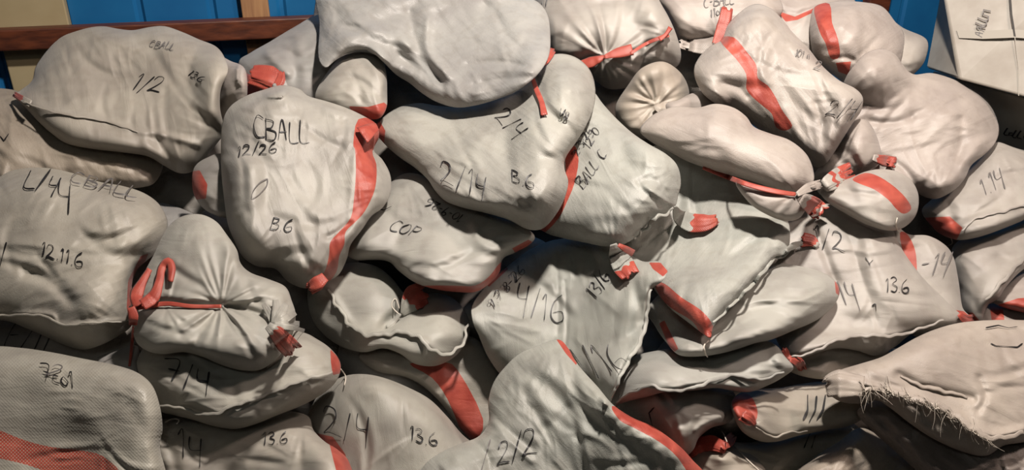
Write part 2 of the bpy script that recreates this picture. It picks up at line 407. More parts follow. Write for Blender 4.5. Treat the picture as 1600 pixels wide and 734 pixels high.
    for strokes, mi in ((ink, 1), (faded, 2)):
        for P in strokes:
            P = np.asarray(P, float)
            L = np.linalg.norm(np.diff(P, axis=0), axis=1).sum()
            P = resample(P, max(int(L / 2.2), 3), False)
            t = np.gradient(P, axis=0); t /= np.maximum(np.linalg.norm(t, axis=1, keepdims=True), 1e-6); nn = np.stack([-t[:, 1], t[:, 0]], 1)
            ww = inkw * (.75 + .35 * np.sin(np.linspace(0, 5, len(P)) + L)) * np.r_[.5, np.ones(len(P) - 2), .4]
            A_ = P + nn * ww[:, None] * .75; B_ = P - nn * ww[:, None] * .75
            hh = np.maximum(FR(P[:, 0], P[:, 1]), np.maximum(FR(A_[:, 0], A_[:, 1]), FR(B_[:, 0], B_[:, 1]))) + .0034
            vs += [pos(A_[:, 0], A_[:, 1], hh), pos(B_[:, 0], B_[:, 1], hh)]; m_ = len(P)
            bs.append(np.full(2 * m_, -20.)); us.append(np.zeros((2 * m_, 2)))
            F += [(nv + i, nv + i + 1, nv + m_ + i + 1, nv + m_ + i) for i in range(m_ - 1)]; fms.append(np.full(m_ - 1, mi))
            nv += 2 * m_
    o = mesh_obj('sack_body', np.vstack(vs), F, [M_COARSE if coarse else M_FAB, M_INK, M_INKF], np.concatenate(fms), np.concatenate(bs), np.vstack(us))
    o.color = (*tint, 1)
    SACKS[key] = dict(body=o, label=label, parts=[], name=name, tint=tint)
    return o

# ------------------------------------------------------------------ necks, ribbons, hems
def tube(pname, key, path, wid, red=None, plt=(7, .16), flat=.5, ns=36, lift=0.0, open_end=True, step=3.0, mat=None, wav=0.0, label=None, seed=1, hs=None, raise_surf=False):
    """path: pixels; wid: half widths in pixels along it; red: list of (from, to) along 0..1"""
    if plt[0] > 4: plt = (4, plt[1] * 1.1)
    if pname == 'tied_neck' and flat == .5: flat = .4
    P0 = catmull(path, False, 8); L = np.linalg.norm(np.diff(P0, axis=0), axis=1).sum(); n = max(int(L / step), 8)
    P = resample(P0, n, False); s = np.linspace(0, 1, n)
    W = np.interp(s, np.linspace(0, 1, len(wid)), wid)
    tg = np.gradient(P, axis=0); tg /= np.maximum(np.linalg.norm(tg, axis=1, keepdims=True), 1e-6); nn = np.stack([-tg[:, 1], tg[:, 0]], 1)
    if wav:
        P = P + nn * (wav * (np.sin(s * L / 5.5 + seed) + .6 * np.sin(s * L / 2.9 + 2 * seed)))[:, None]
    base = np.maximum.reduce([bil(SURF, P[:, 0] + q * nn[:, 0] * W, P[:, 1] + q * nn[:, 1] * W) for q in (-.6, 0, .6)])
    kk = max(int(9 / step), 1); pd = np.pad(base, kk, mode='edge'); base = .5 * np.array([pd[i:i + 2 * kk + 1].mean() for i in range(n)]) + .5 * np.array([pd[i:i + 2 * kk + 1].max() for i in range(n)])
    mpp = 2.2 / FOC
    H = base + W * flat * mpp * 1.15 + lift
    if hs is not None: H = H + np.interp(s, np.linspace(0, 1, len(hs)), hs)
    a = np.linspace(0, 2 * np.pi, ns, endpoint=False)
    rnd = np.random.RandomState(abs(int(seed)) + 3); ph = rnd.rand() * 6
    mod = 1 + plt[1] * (np.cos(plt[0] * a[None] + ph + 1.2 * s[:, None]) + .5 * np.cos((plt[0] * 2 + 1) * a[None] + 2 * ph)) * (.35 + .65 * s[:, None])
    cx = np.cos(a)[None] * mod; cz = np.sin(a)[None] * mod
    rows = [(P, W, H, 1.0)]
    x = P[:, 0][:, None] + nn[:, 0][:, None] * cx * W[:, None]; y = P[:, 1][:, None] + nn[:, 1][:, None] * cx * W[:, None]
    hh = H[:, None] + cz * W[:, None] * flat * mpp
    S_ = np.broadcast_to(s[:, None], x.shape).copy()
    if open_end:                        # ragged mouth, then the inside folded back
        rag = W[-1] * .30 * np.sin(3 * a + ph) + W[-1] * .12 * np.sin(8 * a)
        for q in range(1, 4):
            f = (4 - q) / 3 * .9
            x[-q] += tg[-1, 0] * rag * f; y[-q] += tg[-1, 1] * rag * f
        xi, yi, hi, si = [], [], [], []
        for q, f in ((1, .82), (min(n - 2, max(3, n // 4)), .6), (min(n - 2, max(5, n // 2)), .25)):
            xc = P[-q, 0]; yc = P[-q, 1]
            xi.append(xc + (x[-q] - xc) * f); yi.append(yc + (y[-q] - yc) * f); hi.append(H[-q] + (hh[-q] - H[-q]) * f); si.append(np.full(ns, s[-q]))
        x = np.vstack([x, xi]); y = np.vstack([y, yi]); hh = np.vstack([hh, hi]); S_ = np.vstack([S_, si])
    V = pos(x.ravel(), y.ravel(), hh.ravel()); m = x.shape[0]
    F = [(i * ns + j, i * ns + (j + 1) % ns, (i + 1) * ns + (j + 1) % ns, (i + 1) * ns + j) for i in range(m - 1) for j in range(ns)]
    F += [tuple(range(ns))[::-1], tuple((m - 1) * ns + j for j in range(ns))]
    band = np.full(len(V), -1.0)
    for r0, r1 in (red or []):
        sv = S_.ravel() + .04 * np.sin(5 * np.tile(a, m)); band = np.maximum(band, np.minimum(sv - r0, r1 - sv))
    uv = np.stack([S_.ravel() * L, np.tile(a, m) * W.mean()], 1) * mpp
    o = mesh_obj(pname, V, F, [mat or M_FAB], None, band, uv)
    o.color = (*SACKS[key]['tint'], 1)
    if label: o['label'] = label
    SACKS[key]['parts'].append(o)
    for i in range(n):                  # later sacks lie over this piece, not through it
        wpx = W[i] * 1.1 + 3; ax, bx_ = int((P[i, 0] - wpx - X0) / G), int((P[i, 0] + wpx - X0) / G) + 2; ay, by = int((P[i, 1] - wpx - Y0) / G), int((P[i, 1] + wpx - Y0) / G) + 2
        ax, ay = max(ax, 0), max(ay, 0); sub = SURF[ay:by, ax:bx_]
        if sub.size:
            yy, xx = np.mgrid[ay:ay + sub.shape[0], ax:ax + sub.shape[1]]; dd = np.hypot(xx * G + X0 - P[i, 0], yy * G + Y0 - P[i, 1])
            SURF[ay:by, ax:bx_] = np.where(dd < wpx, np.maximum(sub, H[i] + W[i] * flat * mpp * 1.1), sub)
    return o
def neck(key, path, wid, red=None, **k):
    k.setdefault('seed', len(path) + int(path[0][0])); return tube('tied_neck', key, path, wid, red, **k)
def hem(key, path, w=2.6, red=None, **k):
    k.setdefault('wav', 1.0); k.setdefault('seed', int(path[0][0]))
    return tube('seam_hem', key, path, [w * .6, w, w * 1.2, w * .9, w * .6], red, plt=(3, .22), flat=.7, ns=10, open_end=False, step=2.5, **k)
def ribbon(key, path, wid, **k):
    k.setdefault('seed', int(path[0][1]))
    return tube('tie_ribbon', key, path, wid, None, plt=(3, .2), flat=.35, ns=16, open_end=False, mat=M_RED, label='red woven tie ribbon', **k)
def string(key, path, w=1.0, **k):
    return tube('tie_string', key, path, [w, w, w * .7], None, plt=(2, 0), flat=1, ns=8, open_end=False, mat=M_STRING, step=2.5, **k)

def finish():
    for k, d in SACKS.items():
        b = d['body']
        if not d['parts']: root = b; b.name = d['name']
        else:
            root = bpy.data.objects.new(d['name'], None); COL.objects.link(root); root.empty_display_size = .1
            V = np.zeros(len(b.data.vertices) * 3); b.data.vertices.foreach_get('co', V); zmin = V.reshape(-1, 3)[:, 2].min()
            root.location = (b.location.x, b.location.y, b.location.z + zmin)
            adopt(b, root)
            for p in d['parts']: adopt(p, root)
        root['label'] = d['label']; root['category'] = 'sack'; root['group'] = 'tied woven sacks heaped in the pile'

# ------------------------------------------------------------------ the setting
def struct(name, V, F, mat, smooth=False):
    o = mesh_obj(name, V, F, [mat], smooth=smooth); o['kind'] = 'structure'; return o
BOXF = [(0, 1, 3, 2), (4, 6, 7, 5), (0, 4, 5, 1), (2, 3, 7, 6), (0, 2, 6, 4), (1, 5, 7, 3)]
def bevel(o, w, seg=2):
    m = o.modifiers.new('bevel', 'BEVEL'); m.width = w; m.segments = seg; m.limit_method = 'ANGLE'
def box(a, b):                          # local box corners
    return [(x, y, z) for x in (a[0], b[0]) for y in (a[1], b[1]) for z in (a[2], b[2])]
struct('floor', [(-4, -1.5, 0), (4, -1.5, 0), (4, 6.2, 0), (-4, 6.2, 0)], [(0, 1, 2, 3)], M_FLOOR)
# back wall of the truck bed: ribbed blue sheets on timber posts with a rail across
WA = math.radians(14.0); WO = np.array([-2.0, 3.12, 0.0]); WX = np.array([math.cos(WA), math.sin(WA), 0]); WY = np.array([-math.sin(WA), math.cos(WA), 0])
def wall_pts(pts): return [tuple(WO + WX * p[0] + WY * p[1] + np.array([0, 0, p[2]])) for p in pts]
vs = []; fs = []
prof = []
x = -1.0
while x < 6.4:
    for dx, dy in ((0, 0), (.10, 0), (.112, .012), (.128, .012), (.14, 0)): prof.append((x + dx, dy))
    x += .28
for px, py in prof: vs += [(px, .10 + py, .0), (px, .10 + py, 2.2), (px, .13 + py, .0), (px, .13 + py, 2.2)]
n = len(prof)
for i in range(n - 1):
    a = 4 * i; b = 4 * (i + 1)
    fs += [(a, b, b + 1, a + 1), (a + 2, a + 3, b + 3, b + 2), (a + 1, b + 1, b + 3, a + 3)]
struct('wall_back', wall_pts(vs), fs, M_BLUE)
rail = struct('trim_1', wall_pts(box((-1.0, -.02, 1.035), (2.3, .05, 1.115))), BOXF, M_WOOD); bevel(rail, .006)
for i, (x0, x1, mat) in enumerate(((.0, .26, M_CREAM), (.92, 1.03, M_TAN))):
    o = struct('trim_%d' % (i + 2), wall_pts(box((x0, .055, .0), (x1, .097, 2.2))), BOXF, mat); bevel(o, .005)
o = struct('trim_4', wall_pts(box((3.88, .0, .0), (4.0, .06, 2.2))), BOXF, M_WOOD); bevel(o, .005)

# white cartons at the right edge, behind the heap
def carton(corner_front, depth, label, name, back=None):
    # corner_front: (x, y, distance) of bottom-left, bottom-right, top-left, top-right of the face towards us
    P = [at_dist(*c) for c in corner_front]
    d = np.array(depth, float)
    V = [P[0], P[1], P[2], P[3]] + ([at_dist(*c) for c in back] if back else [p + d for p in P])
    F = [(0, 1, 3, 2), (4, 6, 7, 5), (0, 2, 6, 4), (1, 5, 7, 3), (0, 4, 5, 1), (2, 3, 7, 6)]
    root = bpy.data.objects.new(name, None); COL.objects.link(root); root.location = P[0]
    b = mesh_obj('box_body', V, F, [M_FOAM], smooth=False); bevel(b, .008, 3); adopt(b, root)
    root['label'] = label; root['category'] = 'box'
    return root, P, d
def face_pt(P, u, v, off=.0):
    a = P[0] * (1 - u) * (1 - v) + P[1] * u * (1 - v) + P[2] * (1 - u) * v + P[3] * u * v
    nn = np.cross(P[1] - P[0], P[2] - P[0]); nn /= np.linalg.norm(nn)
    if nn.dot(CAM - a) < 0: nn = -nn
    return a + nn * off
def face_strip(P, pts, hw, name, mat, root, off=.003):
    p = [np.array(q, float) for q in pts]; V = []; m = len(p); q = np.array(p)
    t = np.gradient(q, axis=0); t /= np.linalg.norm(t, axis=1, keepdims=True); nn = np.stack([-t[:, 1], t[:, 0]], 1)
    for o_ in (off, off - .002):
        for i in range(m):
            for s in (-1, 1): V.append(face_pt(P, *(p[i] + nn[i] * hw * s), o_))
    F = []
    for i in range(m - 1):
        a = 2 * i; b = a + 2; F.append((a, a + 1, b + 1, b)); c = 2 * m
        F += [(a + c, b + c, b + 1 + c, a + 1 + c), (a, b, b + c, a + c), (a + 1, a + 1 + c, b + 1 + c, b + 1)]
    o = mesh_obj(name, V, F, [mat], smooth=False); adopt(o, root); return o
r1, P1, d1 = carton([(1499, 124, 2.98), (1700, 178, 2.86), (1462, -70, 3.2), (1690, -50, 3.1)], (.02, .34, .0),
                    'big white taped carton standing upright at the right edge against the blue wall', 'carton',
                    back=[(1447, 106, 3.22), (1660, 150, 3.1), (1482, -72, 3.45), (1670, -60, 3.35)])
def uvp(P, px, py):                     # invert the face's bilinear map
    d = rays(px, py); n_ = np.cross(P[1] - P[0], P[2] - P[0]); t = (P[0] - CAM).dot(n_) / d.dot(n_); X = CAM + d * t
    A = np.stack([P[1] - P[0], P[2] - P[0]], 1); s, *_ = np.linalg.lstsq(A, X - P[0], rcond=None); return s
face_strip(P1, [uvp(P1, 1496, 54), uvp(P1, 1530, 56), uvp(P1, 1575, 55), uvp(P1, 1640, 62)], .03, 'packing_tape', M_TAPE, r1)
face_strip(P1, [uvp(P1, 1560, -20), uvp(P1, 1568, 25), uvp(P1, 1577, 60)], .008, 'flap_gap_strip', M_DARK, r1)  # dark strip laid on the face as the shaded gap between flaps
face_strip(P1, [uvp(P1, 1577, 60), uvp(P1, 1588, 110), uvp(P1, 1592, 150)], .003, 'flap_gap_strip', M_TAPE, r1)
for g in T('AALLM', 1532, 60, 15, -78, .1): face_strip(P1, [uvp(P1, *q) for q in resample(np.array(g), 6, False)], .004, 'marker_writing', M_INKF, r1, .0035)
r2, P2, d2 = carton([(1524, 230, 3.16), (1700, 270, 3.07), (1492, 122, 3.15), (1690, 176, 3.05)], (.02, .20, -.02),
                    'lower white carton under the big upright one, mostly behind the sack marked 1.14', 'carton')
for g in T('LaLL.CL', 1566, 208, 13, 12, .1): face_strip(P2, [uvp(P2, *q) for q in resample(np.array(g), 6, False)], .006, 'marker_writing', M_INK, r2, .0035)

# ------------------------------------------------------------------ the heap, rear sacks first
W1 = (1, .97, .93); PK = (1.04, .96, .92); GR = (.95, 1.0, .96)
def grow(P, f):
    c = np.mean(np.array(P, float), axis=0); return [tuple(c + (np.array(p) - c) * f) for p in P]
# sacks filling the dark gaps, enlarged to block light; darker tints paint in shade
sack('g1', grow([(200, 220), (300, 200), (380, 230), (420, 300), (400, 380), (320, 400), (240, 380), (190, 310)], 1.5), 'shade-tinted sack in the dark gap left of the sack marked C BALL', level=-.6, tint=(.6, .58, .55))
sack('g2', grow([(540, 60), (620, 50), (700, 130), (720, 320), (660, 380), (570, 370), (530, 290)], 1.5), 'shade-tinted sack in the dark gap right of the red banded sack marked C BALL', level=-.6, tint=(.6, .58, .55))
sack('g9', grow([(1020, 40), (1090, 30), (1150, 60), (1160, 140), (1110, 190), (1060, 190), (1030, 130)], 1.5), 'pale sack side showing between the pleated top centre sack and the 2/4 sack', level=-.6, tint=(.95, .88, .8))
sack('g10', grow([(150, 420), (240, 380), (330, 430), (360, 520), (320, 600), (230, 640), (150, 590), (120, 500)], 1.5), 'shadowed filler sack in the dark gap where two left sacks meet at the red tie', level=-.6)
sack('g3', grow([(370, 390), (450, 400), (520, 420), (560, 500), (600, 580), (540, 640), (440, 600), (380, 500)], 1.5), 'shade-tinted sack in the dark gap left of the two lobed seamed sack', level=-.6, tint=(.6, .58, .55))
sack('g11', [(540, 520), (680, 480), (840, 470), (980, 520), (1040, 640), (960, 780), (760, 800), (600, 760), (540, 640)], 'shadowed filler sack in the thin black gap beside the wide red band', level=-.6)
sack('g12', [(1190, 200), (1270, 190), (1350, 230), (1360, 310), (1290, 340), (1200, 320)], 'shadowed filler sack in the small gap beside the tied end of the long smooth sack', level=-.5)
sack('g13', grow([(680, 380), (760, 370), (840, 390), (860, 450), (800, 500), (720, 510), (670, 450)], 1.2), 'shadowed filler sack in the dark notch right of the two lobed seamed sack', level=-.6)
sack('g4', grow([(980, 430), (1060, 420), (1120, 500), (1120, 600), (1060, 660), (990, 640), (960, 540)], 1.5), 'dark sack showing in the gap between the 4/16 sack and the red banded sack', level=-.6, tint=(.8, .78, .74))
sack('g5', grow([(900, 110), (980, 110), (1040, 180), (1060, 260), (980, 260), (900, 200)], 1.5), 'shade-tinted pleated sack right above the sack marked 12 BALL', level=-.6, tint=(.75, .66, .6), pl=[(1020, 172, 70, 12, .006)])
sack('g6', grow([(1120, 560), (1250, 570), (1400, 590), (1420, 680), (1300, 730), (1150, 720), (1090, 640)], 1.5), 'shade-tinted sack in the dark gap left of the frayed flat sack', level=-.6, tint=(.5, .46, .42))
sack('g7', grow([(1380, 270), (1480, 270), (1530, 380), (1540, 480), (1480, 530), (1420, 480), (1390, 380)], 1.15), 'shade-tinted sack in the dark gap below the sack marked 1.14', level=-.6, tint=(.5, .46, .42))
sack('g8', grow([(-120, 490), (40, 490), (160, 530), (240, 560), (260, 640), (160, 690), (-120, 690)], 1.5), 'dark shade-tinted sack strip between two big left sacks', level=-.6, tint=(.8, .76, .72), ink=T('E/11', 6, 545, 42, 4, .3))

sack('E10', [(1370, 20), (1412, 44), (1448, 62), (1446, 92), (1432, 112), (1414, 122), (1370, 120), (1340, 70)],
     'small cream sack end with a dark open mouth beside the big white carton', tint=W1, cr=[([(1412, 108), (1430, 104), (1445, 98)], 5, .012)])
sack('E9b', [(1185, -20), (1260, -30), (1330, -5), (1345, 40), (1320, 100), (1280, 120), (1230, 90), (1200, 40)],
     'white sack at the top edge with a small red triangle of band', tint=PK, st=[[(1212, 16), (1242, 26), (1282, 8), (1282, 14), (1246, 31), (1228, 34)]], cr=[([(1200, 8), (1240, 24), (1290, 6)], 6, .01)])
sack('E9', [(1275, 9), (1310, 2), (1345, 3), (1378, 10), (1398, 33), (1412, 52), (1411, 80), (1400, 110), (1370, 140), (1340, 150), (1312, 125), (1290, 108), (1272, 88), (1266, 60), (1266, 32)],
     'white red banded sack in front of the blue wall at the top right', tint=PK, fdir=-35,
     st=[[(1272, 10), (1296, 6), (1300, 35), (1309, 60), (1312, 88), (1298, 91), (1290, 68), (1280, 48)], [(1306, 98), (1330, 96), (1326, 118), (1310, 112)]],
     cr=[([(1300, 92), (1320, 90), (1334, 94)], 4, .012), ([(1342, 86), (1358, 72), (1370, 60)], 4, .008)], lumps=[(1340, 55, 40, .01)])
sack('E8', [(1010, -45), (1120, -50), (1190, -30), (1222, 6), (1215, 30), (1180, 60), (1140, 72), (1105, 70), (1072, 66), (1052, 52), (1040, 25), (1020, 0)],
     'white sack marked C BALL at the very top edge with a twisted neck', tint=PK, faded=T('C-BALL', 1100, 12, 15, -8) + T('11oll', 1110, 27, 13, -12), lumps=[(1060, 30, 40, .012)], pl=[(1125, 65, 60, 9, .006)])
sack('E1', [(835, -50), (940, -60), (1010, -45), (1030, 0), (1044, 25), (1056, 52), (1064, 82), (1060, 102), (1040, 112), (1012, 112), (998, 128), (975, 138), (948, 138), (926, 122), (905, 108), (870, 110), (845, 60)],
     'white sack gathered into a star of pleats by a red ribbon, top centre', tint=W1, pl=[(944, 89, 115, 10, .013), (1040, 56, 45, 8, .009)], lumps=[(900, 40, 50, .02), (990, 40, 45, .01), (1036, 88, 22, .015), (955, 115, 25, .01)],
     cr=[([(1010, 70), (1005, 90), (1004, 110)], 6, .022)], ink=[[(855, -4), (853, 8)], [(848, -3), (847, 6)]], fold=.6)
neck('E8', [(1142, 60), (1115, 72), (1085, 72), (1062, 68)], [5, 13, 10, 6], plt=(6, .2), lift=.02)
neck('E8', [(1118, 70), (1130, 42), (1136, 14)], [6, 11, 9], red=[(0, 1.2)], plt=(5, .2), lift=.03)
ribbon('E1', [(903, 103), (925, 96), (944, 89)], [7, 8, 3], lift=.008)
ribbon('E1', [(944, 89), (965, 82), (988, 76)], [3, 8, 9], lift=.012)
ribbon('E1', [(985, 84), (1010, 68), (1045, 54)], [2.5, 2.5, 3.5], lift=.008)
ribbon('E1', [(1030, 62), (1040, 54), (1048, 43)], [3.5, 2.5, 3.5], lift=.008)
sack('B3', [(372, 100), (392, 82), (420, 66), (460, 42), (500, 22), (560, 20), (600, 90), (590, 160), (520, 170), (450, 175), (390, 150)],
     'pale sack with folded creases behind the pile against the wooden rail', cr=[([(412, 72), (425, 92), (450, 115)], 7, -.018), ([(440, 75), (470, 90), (500, 80)], 6, .01)], tint=(.88, .88, .88))
neck('B3', [(432, 152), (408, 142), (378, 136), (344, 132)], [12, 19, 20, 12], red=[(.35, 1.1)], plt=(6, .25), lift=.03)
neck('B3', [(440, 142), (424, 124), (392, 116)], [12, 17, 12], red=[(.2, 1.1)], plt=(6, .25), lift=.045)
neck('B3', [(430, 138), (438, 125), (440, 112)], [6, 7, 4], red=[(.2, 1.1)], plt=(6, .25), lift=.045)
sack('A2', [(-100, 160), (20, 140), (90, 190), (200, 220), (250, 242), (254, 262), (243, 284), (225, 292), (180, 296), (100, 300), (-100, 310)],
     'wrinkled tan-white sack lying under the big 1/2 sack at the left edge', tint=(.9, .8, .68), fdir=60, fold=1.8, ink=[[(0, 212), (6, 220), (14, 208)]], lumps=[(60, 230, 50, .02)])
sack('B4', [(335, 90), (362, 96), (384, 110), (385, 160), (372, 190), (350, 196), (330, 150)], 'small pinkish sack end between the 1/2 sack and the C BALL sack', tint=PK)
sack('A1', [(21, 149), (32, 141), (50, 126), (56, 104), (76, 76), (96, 58), (115, 50), (140, 43), (162, 41), (185, 45), (208, 47), (235, 42), (258, 41), (285, 50), (310, 61), (338, 73), (352, 92), (356, 112), (345, 140), (344, 170), (350, 205), (336, 228), (312, 258), (298, 269), (278, 270), (255, 258), (230, 244), (190, 238), (140, 232), (104, 224), (80, 208), (58, 188), (40, 168)],
     'big lumpy white sack marked 1/2, topmost at the left below the wooden rail', fdir=80, k=.62, tint=(1.0, .95, .86), flat=.7,
     cr=[([(34, 158), (70, 170), (110, 178), (160, 186), (210, 204), (260, 212), (310, 226)], 5, -.014), ([(215, 60), (240, 75), (262, 62)], 9, .008), ([(258, 140), (258, 180), (262, 215)], 6, .007), ([(240, 212), (260, 240), (270, 262)], 6, .012)],
     lumps=[(100, 100, 35, .015), (165, 75, 35, .02), (268, 75, 32, .025), (315, 100, 35, .02), (120, 150, 40, .015), (300, 170, 40, .015), (215, 190, 35, .01)],
     ink=T('1/2', 203, 140, 27, 8, .35, 1.25) + T('13.6', 292, 117, 11, 30, .3, 1.3), faded=T('CBALL', 232, 74, 12, 6, .3, 1.2), inkw=1.3)
neck('A1', [(48, 162), (34, 154), (22, 147)], [6, 5, 4], red=[(.5, 1.2)], plt=(5, .2))
hem('A1', [(36, 158), (70, 171), (110, 180), (160, 188), (215, 206)], 1.6, wav=.4)

sack('D5', [(1520, 478), (1560, 474), (1660, 470), (1680, 530), (1600, 560), (1530, 540)], 'sack end with a red band at the right edge directly above the frayed flat sack', tint=PK, st=[[(1546, 474), (1566, 474), (1572, 520), (1552, 520)]])
sack('D4', [(1550, 470), (1570, 445), (1600, 425), (1680, 420), (1700, 490), (1640, 492), (1590, 486)], 'pinkish sack end with red lower edge at the right edge under the bulging ball sack', tint=PK, st=[[(1560, 476), (1590, 466), (1640, 462), (1640, 500), (1570, 500)]])
sack('D3', [(1486, 395), (1498, 376), (1530, 366), (1570, 356), (1640, 330), (1700, 380), (1660, 400), (1612, 410), (1590, 428), (1572, 448), (1560, 466), (1542, 478), (1534, 500), (1520, 506), (1506, 490), (1500, 465), (1490, 430)],
     'taut ball shaped white sack below the sack marked 1.14', tint=W1, lumps=[(1530, 400, 40, .03)], fold=.5, st=[[(1504, 488), (1520, 488), (1536, 508), (1510, 512)]], cr=[([(1560, 400), (1590, 410), (1620, 392)], 6, .01), ([(1500, 450), (1520, 470), (1530, 490)], 5, .008)])
hem('D3', [(1600, 404), (1580, 425), (1562, 445), (1540, 470)], 2.6)
sack('D2', [(1440, 330), (1455, 312), (1480, 292), (1512, 262), (1536, 240), (1556, 222), (1590, 232), (1680, 260), (1700, 320), (1620, 336), (1590, 348), (1560, 360), (1530, 370), (1500, 375), (1474, 368), (1458, 356)],
     'white sack marked 1.14 with a red corner, below the white cartons', lift=.025, tint=W1, faded=T('1.14', 1538, 305, 26, -28, .1), st=[[(1444, 340), (1484, 338), (1504, 356), (1492, 380), (1450, 362)]],
     cr=[([(1500, 352), (1530, 338), (1570, 330), (1600, 318)], 4, -.012), ([(1480, 320), (1488, 340), (1496, 360)], 5, .01)])
hem('D2', [(1502, 360), (1528, 340), (1560, 332), (1610, 318)], 1.6)
string('D2', [(1486, 372), (1488, 380), (1480, 384)], 1.0, lift=.02)
sack('E3', [(962, 165), (982, 132), (1003, 106), (1035, 96), (1062, 112), (1076, 138), (1074, 165), (1050, 190), (1020, 215), (985, 212), (966, 190)],
     'small round sack pleated around its tied tip in the middle of the upper pile', tint=(1.02, .93, .82), pl=[(1025, 163, 75, 13, .011)], lumps=[(1040, 130, 28, .012)], fold=.4, lum=.2)
neck('E3', [(1025, 163), (1030, 168), (1044, 168)], [4, 8, 7], plt=(5, .2), lift=.01)
sack('E5', [(1040, 165), (1060, 156), (1080, 146), (1104, 142), (1124, 150), (1130, 172), (1110, 200), (1060, 200)], 'small smooth white lobe of a sack peeping over the long smooth sack', tint=PK, fold=.3)
sack('E11', [(1318, 130), (1336, 100), (1355, 82), (1378, 76), (1398, 84), (1410, 100), (1426, 116), (1455, 114), (1485, 122), (1510, 134), (1538, 150), (1552, 172), (1561, 200), (1556, 222), (1540, 240), (1518, 258), (1508, 278), (1492, 296), (1466, 310), (1446, 308), (1428, 300), (1400, 300), (1360, 290), (1310, 280), (1300, 200)],
     'big smooth white sack slumped over on the right beside the cartons', tint=PK, k=.66, fold=1.3, lum=.35, fdir=-20,
     lumps=[(1370, 110, 35, .02), (1500, 175, 50, .035), (1440, 200, 60, .01), (1460, 280, 30, .015)],
     cr=[([(1360, 190), (1395, 192), (1425, 184)], 5, .014), ([(1425, 180), (1450, 168), (1470, 150)], 9, .012), ([(1500, 185), (1502, 225), (1492, 260)], 7, .012), ([(1405, 130), (1430, 142), (1460, 140)], 10, .012), ([(1376, 245), (1410, 262), (1440, 300)], 5, .01), ([(1510, 270), (1530, 240), (1552, 222)], 5, .01)])
sack('E12', [(1270, 280), (1284, 255), (1305, 225), (1330, 192), (1350, 186), (1364, 200), (1374, 225), (1377, 246), (1368, 260), (1345, 270), (1310, 280)],
     'wedge shaped white sack end with a red tip below the sack marked 2/4', tint=PK, lumps=[(1340, 225, 25, .02)], cr=[([(1300, 235), (1320, 255), (1340, 268)], 6, .01)])
neck('E12', [(1364, 246), (1378, 250), (1398, 254)], [5, 9, 8], red=[(.2, 1.2)], plt=(5, .25), lift=.01)
sack('E7', [(1084, 112), (1092, 90), (1110, 72), (1128, 62), (1138, 38), (1160, 16), (1182, 6), (1206, 14), (1222, 30), (1240, 52), (1262, 74), (1276, 92), (1290, 108), (1312, 126), (1336, 138), (1348, 152), (1346, 172), (1334, 190), (1318, 215), (1302, 240), (1290, 256), (1276, 262), (1258, 250), (1240, 236), (1216, 222), (1190, 205), (1162, 185), (1140, 172), (1112, 158), (1094, 140)],
     'long white sack marked 2/4 with a red band down its middle, upper right', tint=(1.04, .98, .93), fdir=55, fold=1.6, flat=.6,
     st=[[(1124, 62), (1146, 58), (1166, 80), (1182, 102), (1184, 122), (1200, 134), (1212, 152), (1222, 172), (1238, 196), (1226, 204), (1212, 198), (1206, 178), (1190, 164), (1176, 152), (1166, 138), (1166, 116), (1150, 92)]],
     lumps=[(1125, 120, 32, .02), (1195, 60, 40, .015), (1250, 130, 45, .015), (1270, 235, 22, .02)],
     cr=[([(1128, 130), (1150, 135), (1168, 150)], 5, .012), ([(1212, 200), (1216, 215), (1224, 225)], 4, .012), ([(1276, 160), (1286, 200), (1290, 240)], 5, .012), ([(1300, 160), (1305, 200), (1298, 230)], 4, .010), ([(1180, 90), (1190, 115), (1200, 130)], 6, -.01), ([(1225, 170), (1240, 200), (1260, 240)], 7, -.01)],
     ink=T('2/4', 1288, 180, 26, 2, .35, 1.2), faded=T('101 n', 1242, 88, 11, 8, .1) + T('2', 1270, 108, 13, 12, .2, 1.4), inkw=1.25)

sack('A7', [(150, 562), (168, 552), (190, 545), (214, 540), (220, 570), (222, 620), (180, 640), (140, 600)], 'pale wedge of a sack with a thin red tie under the left tied sack', level=-.15)
sack('C9', [(1120, 700), (1180, 690), (1240, 672), (1310, 655), (1350, 680), (1330, 740), (1240, 790), (1130, 790)], 'crumpled sack below the small sack with the red patched end', tint=(1, .93, .82), fold=1.6, ink=[[(1256, 700), (1266, 676)], [(1268, 700), (1274, 680)]])
sack('C10', [(1215, 790), (1240, 740), (1275, 712), (1310, 690), (1345, 668), (1390, 690), (1450, 720), (1500, 800), (1350, 850)], 'warm lit crumpled sack at the bottom edge in front of the frayed flat sack', tint=(1.03, .92, .8), fold=2, fdir=-30, lumps=[(1310, 725, 30, .02)])
sack('C12', [(1076, 716), (1090, 704), (1118, 696), (1150, 702), (1190, 724), (1220, 800), (1100, 820), (1070, 760)], 'sack with a folded red neck at the bottom edge right of the centre', tint=(1, .93, .82))
neck('C12', [(1135, 702), (1110, 692), (1085, 700), (1072, 712)], [7, 11, 11, 8], red=[(-.1, 1.2)], plt=(5, .2), lift=.01)
neck('C12', [(1128, 700), (1138, 690), (1146, 680)], [4, 8, 6], red=[(-.1, 1.2)], plt=(5, .2), lift=.01)
string('C12', [(1136, 690), (1128, 674), (1116, 666)], .9, lift=.02); string('C12', [(1148, 696), (1165, 715), (1190, 738)], .9)
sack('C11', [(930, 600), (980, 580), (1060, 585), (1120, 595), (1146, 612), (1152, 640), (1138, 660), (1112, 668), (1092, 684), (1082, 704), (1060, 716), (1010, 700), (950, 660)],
     'greyish sack in shade with a glossy crease between the lower centre sacks', tint=(.82, .8, .76), cr=[([(1088, 672), (1104, 660), (1126, 652)], 4, -.012), ([(1064, 670), (1066, 690), (1068, 708)], 4, -.01)], ink=[[(1020, 668), (1014, 645), (1022, 636)]])
